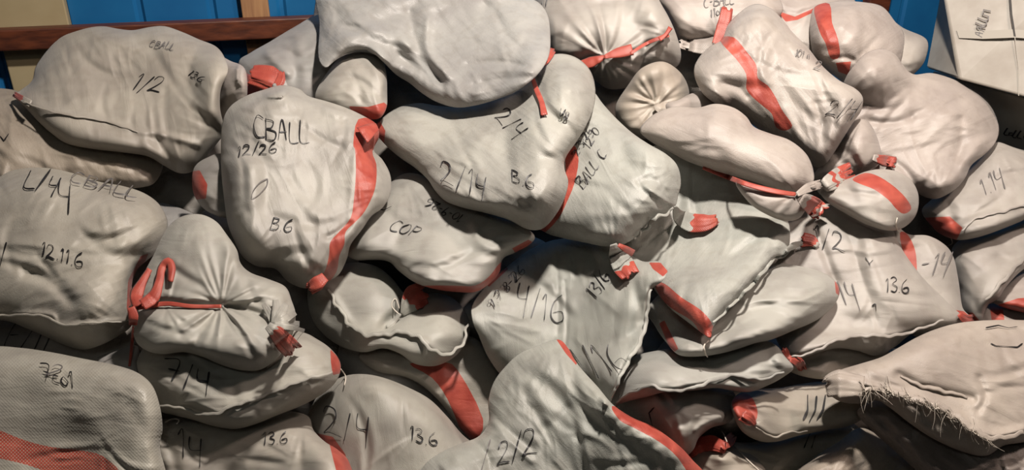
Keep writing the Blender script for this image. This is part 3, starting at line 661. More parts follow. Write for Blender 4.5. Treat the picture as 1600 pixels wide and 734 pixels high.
sack('C8', [(1143, 640), (1146, 622), (1160, 612), (1184, 608), (1215, 606), (1250, 600), (1290, 596), (1335, 605), (1360, 640), (1330, 664), (1290, 672), (1250, 680), (1212, 690), (1184, 688), (1158, 672)],
     'small sack with a crumpled red end and three dark pen strokes, lower right', tint=(1, .95, .85), st=[[(1144, 624), (1162, 614), (1176, 622), (1184, 645), (1176, 664), (1160, 660), (1148, 645)]],
     ink=[[(1262, 616), (1262, 640), (1255, 656)], [(1276, 618), (1274, 640), (1264, 660)], [(1290, 616), (1286, 640), (1276, 656)]], inkw=2.2, lumps=[(1195, 640, 28, .02)], cr=[([(1185, 664), (1210, 680), (1245, 674)], 4, -.01)])
neck('C8', [(1180, 664), (1172, 655), (1160, 648)], [3, 8, 7], red=[(-.1, 1.2)], plt=(6, .3), lift=.004, flat=.5)
hem('C8', [(1182, 666), (1205, 682), (1235, 675), (1262, 674)], 1.6)
sack('C7', [(1215, 566), (1240, 550), (1300, 530), (1370, 535), (1390, 555), (1368, 572), (1330, 582), (1290, 592), (1255, 588), (1230, 578)], 'small flat sack fold tucked under the big grid pressed 1/2 sack', tint=(1, .94, .86), fold=1.5, level=-.16)
sack('C6b', [(1360, 350), (1398, 352), (1420, 366), (1450, 368), (1476, 382), (1490, 402), (1498, 440), (1504, 480), (1516, 498), (1490, 520), (1440, 530), (1380, 480), (1350, 400)],
     'flat white sack marked -14 with a short red band right of the grid pressed sack', tint=W1, fold=.8, level=-.1, flat=.8, k=.5,
     st=[[(1406, 364), (1418, 366), (1428, 385), (1432, 405), (1432, 436), (1424, 424), (1412, 398)], [(1492, 484), (1506, 486), (1524, 502), (1500, 508)]], faded=T('-14', 1436, 432, 36, -4, .3), inkw=1.5)
sack('C6a', [(1195, 360), (1225, 345), (1250, 325), (1290, 318), (1330, 326), (1362, 346), (1392, 356), (1404, 380), (1422, 408), (1444, 436), (1470, 462), (1498, 488), (1512, 498), (1494, 508), (1466, 514), (1440, 516), (1420, 524), (1398, 542), (1370, 556), (1340, 548), (1310, 544), (1280, 550), (1252, 560), (1232, 560), (1222, 548), (1200, 500), (1180, 430)],
     'wide flat sack marked 1/2 with pressed grid creases, right of centre', tint=W1, k=.5, flat=.8, level=-.08, fold=.5,
     ink=T('1/2', 1272, 382, 30, 16, -.25, 1.25) + T('13.6', 1384, 456, 22, 4, -.1, 1.0) + [[(1362, 478), (1368, 474), (1369, 486)], [(1352, 402), (1360, 414)], [(1358, 412), (1364, 406)]],
     faded=T('14', 1318, 475, 36, 10, -.6), inkw=1.4,
     cr=[([(1232, 556), (1270, 548), (1310, 530), (1350, 522), (1400, 522), (1440, 512)], 5, -.014), ([(1276, 360), (1290, 400), (1306, 440)], 7, .012), ([(1300, 545), (1340, 536), (1390, 540)], 6, .008), ([(1290, 400), (1390, 380)], 2.5, .003), ([(1300, 430), (1410, 412)], 2.5, .003), ([(1350, 360), (1400, 500)], 2.5, .003), ([(1380, 470), (1470, 480)], 2.5, .003), ([(1320, 350), (1370, 500)], 2.5, .003)],
     lumps=[(1340, 440, 60, .01), (1250, 520, 40, .012)])
hem('C6a', [(1236, 558), (1270, 550), (1308, 531), (1350, 524), (1400, 524), (1436, 514), (1475, 500)], 2.6)
neck('C6a', [(1236, 560), (1228, 556), (1222, 546)], [3, 7, 6], red=[(-.1, 1.2)], plt=(5, .25), lift=.004)
neck('C6a', [(1234, 562), (1248, 566), (1254, 578)], [3, 7, 5], red=[(-.1, 1.2)], plt=(5, .25), lift=.004)
neck('C6a', [(1498, 490), (1508, 498), (1520, 498)], [3, 6, 5], red=[(-.1, 1.2)], plt=(5, .25), lift=.006)
neck('C6a', [(1278, 385), (1268, 376), (1254, 374)], [4, 8, 9], red=[(.2, 1.2)], plt=(5, .25), lift=.004)
sack('C5', [(955, 640), (960, 600), (985, 560), (1040, 545), (1110, 535), (1170, 520), (1200, 532), (1216, 542), (1226, 556), (1240, 574), (1228, 586), (1204, 600), (1172, 612), (1144, 610), (1118, 606), (1080, 610), (1040, 612), (1010, 620), (984, 626), (966, 632)],
     'grey-white sack with a wavy seam in the shadow of the sack above, lower centre right', tint=(.97, 1.0, .97), cr=[([(966, 626), (1000, 606), (1040, 608), (1090, 598), (1140, 584), (1190, 592), (1230, 578)], 4, -.014)], lumps=[(1180, 560, 30, .015), (1010, 580, 30, .02)])
hem('C5', [(962, 628), (985, 614), (1020, 602), (1040, 610), (1080, 606), (1120, 592), (1150, 586), (1190, 592), (1225, 580)], 2.6)
sack('E6', [(1282, 300), (1300, 288), (1328, 278), (1352, 268), (1376, 264), (1402, 268), (1424, 282), (1435, 304), (1434, 328), (1424, 346), (1406, 358), (1384, 360), (1352, 350), (1322, 334), (1296, 318)],
     'small sack with a diagonal red band under the big smooth sack on the right', tint=W1, level=-.02,
     st=[[(1332, 280), (1352, 270), (1374, 276), (1398, 292), (1416, 310), (1424, 326), (1412, 334), (1400, 326), (1388, 312), (1366, 296), (1346, 288)]], fold=.6, lumps=[(1400, 310, 28, .015)], cr=[([(1300, 300), (1340, 300), (1372, 306)], 4, .007)])
neck('E6', [(1278, 300), (1292, 288), (1308, 278), (1330, 268)], [5, 11, 13, 12], red=[(.75, 1.3), (.5, .6)], plt=(6, .25), lift=.02)
string('E6', [(1402, 340), (1400, 352), (1404, 362)], 1.0)
sack('C4', [(1012, 480), (1060, 440), (1140, 420), (1188, 420), (1222, 412), (1252, 416), (1282, 424), (1304, 438), (1312, 456), (1302, 478), (1276, 500), (1240, 516), (1206, 530), (1180, 536), (1156, 544), (1122, 553), (1086, 557), (1060, 554), (1042, 536), (1024, 510)],
     'white sack with fine creases poking out from under the red banded tied sack', tint=(.97, .99, .95), st=[[(1304, 436), (1320, 448), (1318, 466), (1306, 458)], [(1030, 505), (1038, 500), (1060, 545), (1050, 552)]], fold=1.3,
     cr=[([(1112, 528), (1140, 524), (1180, 512), (1210, 516)], 5, -.008), ([(1150, 470), (1190, 466), (1280, 474)], 3, -.004), ([(1160, 490), (1220, 470)], 5, .006), ([(1080, 530), (1100, 545)], 5, .008)], lumps=[(1255, 460, 35, .012), (1160, 495, 30, .012)])
string('C4', [(1108, 532), (1100, 540), (1102, 552), (1106, 558)], 1.3)
sack('C3', [(930, 380), (960, 300), (1010, 235), (1056, 225), (1090, 230), (1122, 242), (1156, 256), (1186, 274), (1206, 300), (1222, 328), (1233, 350), (1234, 378), (1228, 396), (1210, 402), (1194, 422), (1172, 446), (1148, 472), (1128, 492), (1114, 512), (1110, 528), (1094, 518), (1076, 504), (1050, 484), (1030, 462), (1010, 440), (960, 420)],
     'large grey-white sack with a red band along its lower left and a seamed right edge', tint=GR, fdir=-50, k=.6,
     st=[[(1022, 440), (1040, 444), (1064, 464), (1092, 482), (1108, 498), (1116, 516), (1110, 532), (1096, 524), (1082, 502), (1050, 482), (1032, 464)]],
     cr=[([(1212, 396), (1190, 420), (1160, 452), (1130, 486)], 5, -.01), ([(1216, 340), (1206, 370), (1212, 396)], 6, .012), ([(1110, 380), (1100, 410), (1090, 430)], 9, .006)], lumps=[(1130, 340, 60, .02), (1060, 430, 50, .01), (1215, 360, 20, .015), (1180, 380, 30, .012)])
hem('C3', [(1244, 378), (1226, 398), (1208, 406), (1190, 428), (1168, 452), (1146, 474), (1128, 492), (1114, 504)], 2.6, wav=.8)
neck('C3', [(1228, 392), (1240, 384), (1254, 380)], [3, 5, 3], plt=(3, .2), lift=.002)
sack('E4', [(1000, 205), (1010, 188), (1030, 174), (1058, 166), (1090, 168), (1118, 162), (1146, 168), (1166, 182), (1178, 198), (1202, 208), (1232, 218), (1256, 236), (1268, 256), (1272, 280), (1262, 296), (1246, 306), (1222, 302), (1190, 288), (1150, 276), (1108, 264), (1074, 252), (1044, 236), (1018, 222)],
     'long smooth sausage shaped sack tied at its right end by a red rope, upper right', tint=(1.03, .95, .9), fold=.5, fdir=25, pl=[(1246, 305, 60, 11, .007)], lumps=[(1120, 195, 45, .02), (1220, 250, 35, .012)], cr=[([(1130, 262), (1120, 235), (1090, 225)], 12, .008)])
sack('E4b', [(1150, 284), (1196, 292), (1246, 303), (1262, 316), (1250, 340), (1226, 345), (1196, 334), (1170, 316)], 'gathered lower half of a tied sack hanging under the red rope', tint=(1, .92, .88), pl=[(1244, 304, 60, 9, .008)], fold=.4)
_b = SACKS.pop('E4b')['body']; _b.name = 'gathered_hem'; SACKS['E4']['parts'].append(_b)
ribbon('E4', [(1098, 262), (1130, 274), (1170, 289), (1210, 299), (1244, 304)], [2.5, 4, 4, 4, 3], lift=.012)
neck('E4', [(1244, 304), (1256, 312), (1268, 320), (1282, 333)], [4, 11, 13, 13], red=[(.45, .85), (.95, 1.3)], plt=(5, .25), lift=.055)
neck('E4', [(1245, 304), (1262, 294), (1282, 288)], [4, 7, 6], plt=(4, .25), lift=.01)
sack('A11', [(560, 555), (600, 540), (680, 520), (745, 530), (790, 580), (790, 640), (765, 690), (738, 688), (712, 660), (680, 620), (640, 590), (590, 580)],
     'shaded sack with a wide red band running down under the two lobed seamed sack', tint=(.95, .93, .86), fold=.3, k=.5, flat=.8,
     st=[[(640, 568), (690, 566), (715, 578), (755, 655), (742, 690), (728, 690), (700, 625), (675, 590)]])
sack('F2', [(480, 462), (484, 440), (502, 424), (526, 415), (556, 410), (588, 416), (612, 434), (628, 454), (646, 468), (676, 458), (704, 464), (724, 482), (734, 506), (731, 530), (718, 550), (700, 564), (676, 572), (648, 568), (624, 552), (598, 544), (572, 550), (546, 546), (520, 534), (496, 512), (484, 488)],
     'two lobed white sack with a ruffled sewn seam along its front, centre left', tint=(.98, 1, .94), fold=.3, lum=.2, k=.7,
     lumps=[(580, 460, 35, .02), (690, 500, 32, .02)], cr=[([(640, 465), (625, 490), (600, 512)], 10, .045), ([(515, 452), (532, 482), (556, 514), (590, 524), (630, 518), (660, 530), (690, 552), (722, 545), (730, 510)], 6, -.012), ([(500, 470), (520, 505), (560, 538)], 8, .006)])
hem('F2', [(512, 452), (530, 482), (552, 512), (580, 524), (612, 520), (640, 520), (660, 532), (680, 550), (702, 552), (722, 538), (732, 505)], 3.4, wav=1.8)
neck('F2', [(628, 492), (640, 475), (650, 464), (664, 458)], [3, 12, 17, 14], red=[(.45, 1.3)], plt=(6, .22), lift=.012)
string('F2', [(625, 492), (612, 478), (618, 466), (624, 482)], 1.0)
neck('F2', [(626, 490), (615, 502), (604, 512)], [2, 4, 2], plt=(4, .2))
sack('F3', [(738, 476), (756, 450), (772, 434), (800, 410), (832, 388), (870, 374), (930, 372), (975, 392), (1004, 408), (1028, 408), (1043, 422), (1034, 440), (1018, 452), (1013, 480), (1010, 512), (1000, 540), (984, 560), (970, 590), (957, 622), (950, 634), (932, 612), (900, 600), (840, 600), (790, 590), (764, 560), (748, 524), (738, 500)],
     'big grey-green sack marked 4/16 twice, in the centre foreground', tint=GR, fdir=85, fold=.8, k=.55,
     cr=[([(870, 400), (872, 460), (872, 520)], 4, .01), ([(882, 440), (886, 500), (884, 540)], 3, .008), ([(1010, 455), (1008, 510), (980, 560)], 5, -.01), ([(925, 390), (932, 420), (945, 440)], 6, .008)],
     lumps=[(800, 480, 50, .02), (960, 470, 40, .02), (900, 590, 40, .01)], st=[[(1014, 410), (1032, 410), (1044, 424), (1036, 432), (1020, 420)], [(756, 440), (790, 416), (794, 420), (764, 448)]],
     ink=T('4/16', 806, 485, 42, 16, -.25, .95) + T('13/6', 932, 468, 24, -58, .1, 1.0) + T('1/16', 916, 592, 48, -14, -.5, .95) + T('9.7 8-26', 770, 482, 15, -48, .1, 1.3), inkw=1.25)
hem('F3', [(1018, 452), (1013, 470), (1010, 500), (1000, 534), (984, 560), (968, 592), (955, 622)], 3.0)
sack('C2', [(800, 230), (850, 150), (900, 125), (925, 140), (942, 162), (962, 184), (986, 206), (1012, 224), (1040, 240), (1058, 258), (1064, 284), (1060, 304), (1054, 324), (1036, 338), (1018, 346), (1008, 358), (992, 372), (972, 382), (946, 385), (914, 379), (880, 372), (850, 362), (810, 330)],
     'large white sack marked 12 BALL 2-3-26 with a red sewn left edge, centre', tint=GR, fdir=60,
     lift=.035, pl=[(1054, 322, 90, 10, .009), (958, 381, 60, 9, .008)], lumps=[(940, 310, 50, .025), (1000, 280, 40, .015), (905, 340, 30, .01)], cr=[([(1000, 285), (1020, 280), (1040, 300)], 6, .012)],
     st=[[(884, 235), (898, 228), (904, 250), (898, 285), (886, 315), (872, 342), (850, 364), (846, 354), (868, 330), (880, 305), (884, 275)]],
     ink=T('2-3-26', 904, 244, 11, -62, .1, 1.25) + T('12-0', 922, 234, 14, -60, .1, 1.2) + T('BALL', 912, 296, 19, -55, .2, 1.1) + T('C', 944, 250, 16, -60, .2, 1.1), inkw=1.3)
hem('C2', [(1052, 324), (1036, 336), (1016, 346), (1008, 360), (990, 372)], 2.8, wav=2.2)
neck('C2', [(1054, 322), (1062, 338), (1080, 348), (1104, 348), (1120, 343)], [3, 13, 15, 13, 7], red=[(.5, 1.3)], plt=(4, .15), lift=.012)
neck('C2', [(958, 381), (964, 398), (974, 415), (984, 430)], [5, 13, 15, 12], red=[(.72, 1.3)], plt=(5, .2), lift=.01)
ribbon('C2', [(966, 382), (978, 389), (990, 396)], [3, 5, 5], lift=.04)
sack('F1', [(540, 395), (546, 372), (562, 348), (585, 325), (605, 290), (640, 270), (700, 290), (760, 320), (806, 345), (834, 366), (830, 380), (806, 394), (786, 404), (780, 426), (764, 444), (742, 456), (714, 456), (682, 452), (650, 442), (624, 424), (606, 408), (578, 406), (556, 406)],
     'grey-white sack marked COP 10-9-26 wedged in the centre under the 2/4 sack', tint=(.96, .97, .93), flat=.7,
     st=[[(640, 450), (672, 446), (710, 446), (742, 446), (764, 432), (782, 410), (790, 420), (770, 455), (730, 466), (680, 466)], [(800, 388), (826, 374), (840, 384), (812, 404)]],
     ink=T('COP', 606, 360, 18, 14, .3, 1.5) + T('10-9-26', 726, 336, 14, 206, .2, 1.2) + [[(588, 326), (600, 328), (612, 322)]], inkw=1.3,
     cr=[([(600, 330), (625, 350), (620, 380)], 9, .010), ([(740, 350), (752, 380), (790, 395)], 7, -.01), ([(690, 340), (740, 390), (770, 400)], 8, .006)], lumps=[(680, 400, 40, .02), (570, 380, 25, .012), (760, 400, 30, .015)])
sack('C1', [(584, 202), (592, 190), (608, 176), (630, 165), (656, 161), (690, 166), (730, 166), (780, 152), (816, 130), (836, 106), (856, 88), (880, 84), (904, 92), (922, 110), (930, 136), (928, 166), (916, 196), (900, 222), (884, 246), (882, 264), (888, 284), (882, 310), (868, 336), (848, 357), (824, 358), (796, 344), (760, 333), (722, 324), (696, 314), (680, 298), (668, 280), (648, 262), (622, 244), (600, 224)],
     'white sack marked 2/4 and 2/14 with a pointed red left end, centre', tint=(.98, 1.0, .95), fdir=35, fold=1.2,
     st=[[(580, 196), (592, 186), (602, 204), (600, 226), (588, 216)]],
     lumps=[(640, 200, 35, .015), (890, 125, 35, .025), (720, 240, 60, .015), (840, 310, 40, .02)],
     cr=[([(840, 125), (850, 160), (872, 190)], 7, .02), ([(700, 180), (720, 220), (735, 260)], 7, .007), ([(880, 245), (840, 250), (820, 262)], 8, .01), ([(610, 190), (640, 230), (680, 270)], 10, .005)],
     ink=T('2/4', 772, 184, 27, 46, .0, 1.15) + T('2/14', 688, 282, 34, 22, -.3, 1.2) + T('B.6', 800, 285, 20, 18, -.3, 1.3) + T('V8', 872, 182, 13, 20, 0, 1.2), inkw=1.4)
ribbon('C1', [(832, 122), (838, 140), (846, 160), (850, 180)], [3, 4, 4, 5], lift=.012)
neck('C1', [(832, 122), (830, 112), (852, 92), (862, 76)], [3, 5, 7, 7], red=[(.4, 1.2)], plt=(4, .2), lift=.01)
sack('B6', [(492, 150), (512, 112), (534, 88), (566, 74), (592, 84), (603, 110), (605, 145), (604, 168), (594, 184), (576, 186), (556, 176), (540, 180), (510, 172)],
     'small sack end with a red hem below the topmost centre sack', tint=(.98, .96, .9), st=[[(545, 166), (575, 167), (600, 160), (612, 170), (600, 192), (560, 190)]], cr=[([(540, 105), (560, 130), (565, 160)], 7, .008)])
sack('B5', [(498, -40), (600, -60), (760, -50), (815, -10), (842, 4), (856, 24), (860, 55), (858, 86), (844, 112), (820, 134), (790, 150), (750, 163), (715, 168), (684, 160), (660, 146), (640, 130), (618, 116), (598, 96), (575, 78), (545, 80), (524, 94), (508, 106), (497, 88), (499, 40)],
     'large grey creased sack lying topmost at the centre top of the pile', tint=(.90, .92, .92), fdir=40, fold=1.6, k=.6,
     lumps=[(810, 60, 50, .03), (710, 90, 60, .02), (600, 30, 60, .02), (560, 30, 40, .01)],
     cr=[([(640, 20), (650, 70), (690, 128)], 9, .022), ([(668, 30), (668, 80), (700, 120)], 7, -.02), ([(520, 20), (570, 60), (640, 100)], 12, .022), ([(530, 60), (580, 50), (640, 70)], 8, -.02), ([(600, 60), (640, 90), (680, 125)], 12, .012), ([(560, 40), (600, 30), (650, 10)], 10, .014), ([(620, 50), (650, 80), (690, 110)], 6, -.01), ([(510, 60), (560, 50), (600, 70)], 8, .012), ([(730, 100), (780, 96), (826, 104)], 3.5, .010), ([(740, 116), (785, 110), (832, 112)], 3.5, -.008), ([(740, 132), (780, 124), (830, 120)], 3.5, .010), ([(740, 148), (780, 138), (820, 130)], 3.5, -.006), ([(760, 10), (800, 8), (830, 20)], 9, .014), ([(590, 44), (604, 48)], 3, .006)])
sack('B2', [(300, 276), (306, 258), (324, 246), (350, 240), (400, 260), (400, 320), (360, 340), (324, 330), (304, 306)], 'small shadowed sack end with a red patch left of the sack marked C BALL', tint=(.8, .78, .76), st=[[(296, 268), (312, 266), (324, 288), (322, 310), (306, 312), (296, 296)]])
sack('B1', [(345, 225), (348, 190), (360, 166), (384, 150), (412, 140), (440, 133), (466, 138), (482, 150), (510, 158), (540, 168), (566, 180), (588, 194), (592, 214), (584, 234), (598, 250), (610, 274), (610, 302), (598, 324), (580, 338), (566, 358), (548, 382), (542, 404), (530, 428), (512, 440), (494, 448), (474, 450), (450, 440), (430, 420), (402, 416), (380, 402), (368, 380), (356, 350), (350, 310), (346, 270)],
     'big white sack marked C BALL, red band down its right side', tint=(.98, .97, .92), fdir=70, fold=1.1,
     st=[[(560, 186), (592, 190), (596, 212), (582, 236), (588, 256), (588, 282), (583, 304), (570, 330), (556, 346), (540, 362), (538, 382), (530, 400), (526, 424), (510, 444), (482, 460), (478, 446), (490, 432), (506, 426), (514, 400), (516, 378), (530, 362), (548, 340), (553, 310), (556, 270), (555, 236), (552, 224)]],
     lumps=[(420, 170, 40, .02), (590, 290, 20, .02), (440, 300, 60, .02), (400, 370, 35, .015), (480, 420, 30, .015)],
     cr=[([(556, 230), (550, 290), (545, 345)], 5, -.006), ([(460, 190), (500, 215), (535, 232)], 6, .009), ([(430, 340), (470, 350), (520, 350)], 9, .01), ([(384, 250), (380, 290), (386, 330)], 7, .007), ([(405, 420), (440, 400), (480, 395)], 8, .01), ([(548, 348), (528, 362), (512, 370)], 4, .012)],
     ink=T('CBALL', 398, 216, 34, 6, -.2, .92) + T('12/26', 370, 244, 17, -4, .1, 1.4) + T('B.6', 422, 358, 20, 8, .1, 1.2), faded=T('0', 388, 310, 38, 20, .4, .7), inkw=1.5)
neck('B1', [(566, 212), (578, 204), (590, 198)], [16, 11, 5], red=[(-.1, 1.2)], plt=(6, .2), lift=.002, open_end=False)
neck('B1', [(508, 432), (496, 442), (484, 450)], [8, 12, 9], red=[(-.1, 1.2)], plt=(5, .2), lift=.004)

sack('A9', [(480, 660), (488, 632), (508, 604), (536, 588), (566, 584), (600, 590), (640, 606), (672, 624), (700, 652), (724, 680), (770, 720), (800, 800), (600, 840), (500, 800), (490, 720)],
     'sack boldly marked 2/4 and 13.6 at the bottom edge, left of centre', tint=(.95, .95, .88), fdir=80, fold=.5, level=-.12,
     ink=T('2/4', 506, 676, 42, 16, -.3, 1.15) + T('13.6', 640, 688, 22, 12, -.2, 1.25), st=[[(492, 676), (520, 682), (540, 710), (545, 760), (500, 760)]], inkw=1.5)
sack('A8', [(225, 660), (260, 655), (330, 645), (420, 640), (478, 648), (490, 672), (508, 690), (530, 704), (548, 728), (560, 800), (420, 840), (280, 820), (230, 740)],
     'sack marked 14 and 13.6 at the bottom edge beside the dotted red band', tint=(1, .96, .88), level=-.12, ink=T('14', 278, 716, 40, 8, -.2, 1.3) + T('13.6', 410, 696, 20, -6, .1, 1.2),
     st=[[(514, 690), (528, 700), (552, 726), (562, 760), (528, 745), (520, 715)]], inkw=1.5, cr=[([(250, 680), (270, 710), (280, 760)], 8, .012)])
sack('A5', [(215, 560), (260, 520), (400, 505), (470, 518), (496, 530), (516, 544), (530, 562), (532, 580), (522, 600), (500, 618), (470, 634), (430, 650), (400, 662), (368, 670), (336, 666), (302, 656), (272, 648), (248, 640), (225, 600)],
     'sack marked 7/4 with a long sewn seam and red right corner, lower left', tint=(.96, .95, .88), level=-.08, ink=T('7/4', 258, 594, 34, 14, -.2, 1.5), inkw=2.0,
     st=[[(516, 545), (530, 560), (536, 582), (520, 586), (517, 566)]], cr=[([(245, 634), (300, 630), (345, 644), (366, 632), (420, 612), (480, 592), (528, 580)], 5, -.012)], lumps=[(470, 560, 40, .015), (320, 610, 40, .015)])
hem('A5', [(248, 634), (280, 636), (310, 646), (338, 646), (362, 634), (400, 622), (440, 606), (485, 590), (520, 582)], 2.6, wav=.8)
string('A5', [(532, 576), (540, 588), (538, 602)], 1.0); string('A5', [(258, 660), (270, 654), (280, 656), (276, 662)], 1.4)
sack('A3', [(-100, 300), (-20, 285), (14, 268), (44, 262), (80, 263), (120, 272), (156, 284), (190, 290), (222, 300), (246, 316), (260, 338), (262, 358), (254, 376), (242, 396), (228, 408), (214, 422), (206, 446), (210, 480), (206, 508), (186, 524), (160, 538), (132, 546), (104, 540), (76, 528), (44, 514), (0, 500), (-100, 500)],
     'big bulging sack marked 12.11.6 tied at a red corner, left edge', tint=(1, .97, .88), fdir=-25, fold=1.3, level=-.1,
     lumps=[(165, 465, 42, .035), (60, 300, 50, .015), (190, 350, 50, .02), (60, 380, 40, .012)],
     cr=[([(-20, 494), (30, 490), (80, 492), (92, 508), (140, 506), (200, 500)], 4, -.016), ([(40, 425), (80, 440), (110, 470)], 10, .02), ([(100, 430), (150, 418), (220, 400)], 9, .016), ([(60, 400), (80, 425), (95, 440)], 6, .008), ([(130, 380), (180, 370), (230, 340)], 10, .008)],
     st=[[(200, 440), (216, 438), (220, 514), (204, 516), (198, 480)], [(220, 400), (232, 396), (214, 440), (206, 446), (200, 438)]],
     ink=T('L/4', 36, 292, 30, 10, .1, 1.3) + T('4', 92, 322, 38, 14, -.3, 1.2) + T('12.11.6', 64, 398, 22, 18, -.2, 1.1) + [[(10, 378), (4, 400), (-2, 422)]], faded=T('CBALL', 108, 284, 20, 14, .1, 2.0), inkw=1.8)
hem('A3', [(-40, 494), (20, 492), (60, 492), (84, 500), (100, 508), (140, 504), (200, 502)], 1.8, wav=.6)
sack('A4', [(205, 500), (204, 478), (212, 450), (226, 424), (240, 398), (252, 372), (268, 348), (290, 336), (315, 335), (338, 346), (354, 366), (370, 390), (376, 412), (392, 426), (420, 436), (446, 448), (456, 470), (462, 492), (458, 520), (444, 546), (426, 566), (404, 578), (376, 578), (346, 570), (318, 558), (288, 550), (256, 553), (230, 548), (212, 532)],
     'white sack cinched into deep pleats with red loop and frayed neck, left', tint=(.98, .98, .92), fold=.3, lum=.2, k=.62, level=-.06,
     pl=[(346, 477, 130, 11, .014), (262, 478, 60, 9, .008), (455, 492, 60, 9, .006)], lumps=[(305, 390, 35, .015), (260, 520, 30, .015), (380, 545, 35, .015)],
     cr=[([(228, 478), (266, 476), (300, 478), (346, 478), (390, 486), (425, 500)], 8, .03), ([(346, 482), (320, 510), (300, 548)], 9, .018), ([(346, 478), (345, 500), (342, 520)], 4, -.008), ([(385, 440), (400, 470), (430, 490)], 7, .01)])
ribbon('A4', [(202, 482), (230, 478), (262, 474), (300, 478), (346, 478)], [4, 4, 3.5, 3, 3], lift=.012)
ribbon('A4', [(216, 478), (212, 462), (222, 440), (234, 420)], [9, 10, 6, 4], lift=.010)
ribbon('A4', [(222, 476), (240, 462), (248, 440), (252, 420), (262, 408), (268, 418), (266, 440)], [9, 10, 7, 6, 6, 6, 4], lift=.016)
ribbon('A4', [(204, 480), (208, 492), (208, 508)], [6, 8, 6], lift=.004)
ribbon('A4', [(208, 510), (206, 540), (202, 572)], [1.6, 2.6, 1.6], lift=.004)
for q, (ex, ey, w_) in enumerate(((412, 474, 6), (430, 468, 7), (448, 474, 7), (462, 488, 6), (468, 506, 6), (476, 516, 4))):
    neck('A4', [(428, 508), ((428 + ex) / 2 + 2, (508 + ey) / 2 - 1), (ex, ey)], [5, w_, w_ * .6], plt=(3, .2), lift=.012 + .003 * (q % 3), seed=q, flat=.3, open_end=False)
neck('A4', [(418, 508), (432, 520), (444, 534), (458, 549)], [6, 11, 13, 12], red=[(.25, 1.3)], plt=(4, .25), lift=.02)
sack('A6', [(-120, 560), (-20, 542), (30, 543), (80, 550), (130, 560), (180, 570), (215, 582), (238, 602), (250, 635), (254, 670), (250, 700), (262, 760), (250, 860), (-120, 860)],
     'coarse woven sack with a wide dotted red band in the bottom left corner', tint=(1.0, .99, .9), coarse=True, fold=.4, k=.55, level=0, flat=.7,
     st=[[(-130, 640), (-40, 655), (0, 672), (40, 688), (80, 698), (130, 704), (160, 712), (190, 740), (200, 780), (150, 800), (120, 760), (60, 732), (0, 716), (-130, 690)]],
     faded=T('2', 70, 585, 22, 15, .3, 1.6), ink=T('7co1', 66, 590, 24, 20, -.4, 1.3), inkw=1.5)
sack('A12', [(640, 780), (660, 730), (690, 706), (722, 692), (752, 680), (764, 660), (763, 626), (772, 596), (790, 572), (812, 552), (840, 540), (872, 530), (888, 544), (898, 562), (912, 580), (934, 604), (958, 632), (988, 652), (1020, 666), (1054, 690), (1080, 716), (1110, 760), (1100, 860), (800, 880), (660, 860)],
     'large grey-green sack marked 2/2 with a red band down its right edge, bottom centre', tint=(.92, .97, .92), fdir=50, fold=1.5, level=.0, k=.5,
     st=[[(868, 528), (888, 534), (906, 560), (900, 570), (884, 552)], [(956, 634), (990, 644), (1030, 662), (1062, 690), (1090, 716), (1120, 760), (1090, 760), (1060, 716), (1030, 690), (990, 668), (968, 656)]],
     ink=T('2/2', 776, 726, 38, -14, .3, 1.0), faded=T('/', 752, 730, 40, -10, .2), inkw=1.6,
     cr=[([(800, 565), (850, 600), (880, 640)], 12, .014), ([(763, 640), (790, 670), (830, 700)], 9, .014), ([(770, 660), (800, 690), (830, 720)], 5, -.008), ([(880, 560), (930, 620), (960, 660)], 6, .006), ([(740, 690), (760, 710), (764, 734)], 6, .014)], lumps=[(830, 570, 35, .02), (930, 690, 60, .02), (715, 720, 30, .015)])
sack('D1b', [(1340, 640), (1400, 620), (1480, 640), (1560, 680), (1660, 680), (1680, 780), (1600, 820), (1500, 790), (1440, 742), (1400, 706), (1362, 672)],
     'thin translucent plastic bag bottom hanging under the frayed flat sack, lower right', tint=(.62, .55, .52), level=-.02, fdir=40, fold=2)
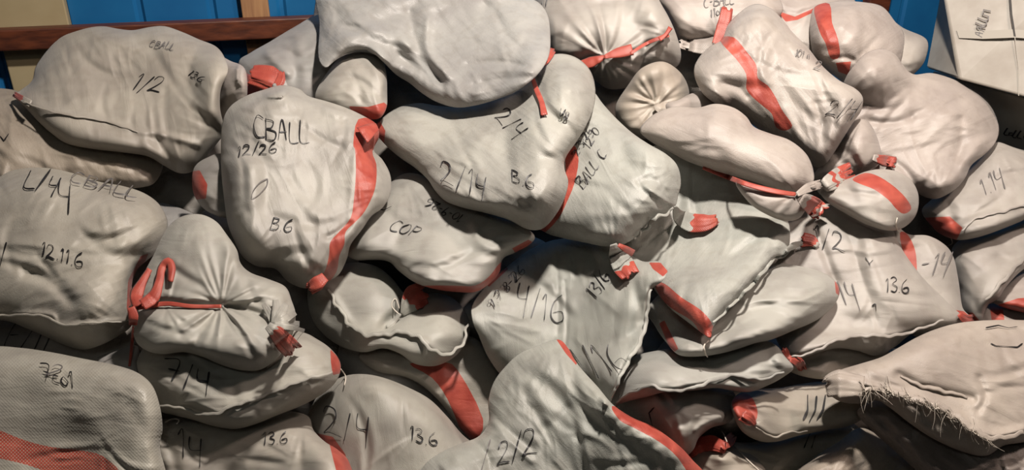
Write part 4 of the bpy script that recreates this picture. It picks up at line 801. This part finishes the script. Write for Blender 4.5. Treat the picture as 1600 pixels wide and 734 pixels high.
sack('D1', [(1290, 606), (1296, 590), (1312, 578), (1344, 568), (1376, 558), (1402, 544), (1430, 528), (1462, 514), (1500, 504), (1546, 500), (1600, 500), (1700, 505), (1720, 650), (1640, 676), (1602, 690), (1568, 696), (1540, 712), (1500, 704), (1456, 684), (1420, 660), (1392, 638), (1366, 622), (1344, 630), (1316, 628), (1298, 618)],
     'flat topped pinkish sack with a frayed fringe, lower right corner', tint=(1.05, .96, .88), k=.5, flat=.9, fold=1.0, fdir=20, level=.06,
     cr=[([(1345, 600), (1390, 610), (1430, 622), (1470, 634), (1510, 660), (1550, 680), (1600, 670)], 6, -.022), ([(1405, 585), (1430, 600), (1470, 612), (1520, 622)], 7, .016), ([(1370, 628), (1420, 646), (1480, 676), (1530, 700)], 14, .02), ([(1310, 585), (1316, 600), (1312, 622)], 5, .01), ([(1530, 590), (1540, 620), (1530, 640)], 5, .01)],
     lumps=[(1480, 570, 70, .015), (1310, 600, 18, .015)], ink=[[(1540, 512), (1560, 508), (1576, 512), (1590, 510)], [(1548, 536), (1556, 540), (1590, 542), (1598, 536)]], inkw=1.5)
neck('D1', [(1350, 604), (1330, 602), (1308, 600), (1292, 604)], [15, 17, 20, 14], plt=(5, .2), lift=.006)
hem('D1', [(1352, 606), (1392, 612), (1430, 624), (1470, 636), (1508, 660), (1548, 684), (1600, 676)], 5.0, wav=1.4)
hem('D1', [(1408, 586), (1432, 600), (1470, 610), (1512, 620)], 3.0, wav=1.0)
# frayed threads along the fold
rnd = random.Random(5); vs = []; fs = []
def thread(p, q, bend, wd=.9):
    n = 7; base = len(vs)
    for i in range(n):
        t = i / (n - 1); x = p[0] + (q[0] - p[0]) * t + bend * math.sin(t * 3.1); y = p[1] + (q[1] - p[1]) * t + .4 * bend * math.sin(t * 5)
        h = float(bil(SURF, np.array(x), np.array(y))) ; h = max(h, thread.h - .004) if i else h + .006; thread.h = h
        ww = wd * (1 - .7 * t)
        for dx, dy, dh in ((-ww, 0, .001), (ww, 0, .001), (0, ww, .004)): vs.append(pos(x + dx, y + dy, h + dh))
    for i in range(n - 1):
        for j in range(3):
            a = base + 3 * i + j; b = base + 3 * i + (j + 1) % 3; fs.append((a, b, b + 3, a + 3))
fold_line = catmull([(1346, 612), (1390, 612), (1430, 626), (1470, 640), (1506, 664), (1545, 690)], False, 10)
for i in range(170):
    p = fold_line[rnd.randrange(len(fold_line))]; L = rnd.uniform(5, 20) if rnd.random() < .88 else rnd.uniform(22, 40); a = rnd.uniform(.5, 2.1)
    if rnd.random() < .35: a += 2.6
    thread((p[0] + rnd.uniform(-3, 3), p[1] + rnd.uniform(-4, 4)), (p[0] + L * math.cos(a), p[1] + L * math.sin(a)), rnd.uniform(-4, 4), rnd.uniform(.5, .9))
o = mesh_obj('frayed_fringe', vs, fs, [M_STRING]); o['kind'] = 'stuff'; SACKS['D1']['parts'].append(o)
finish()
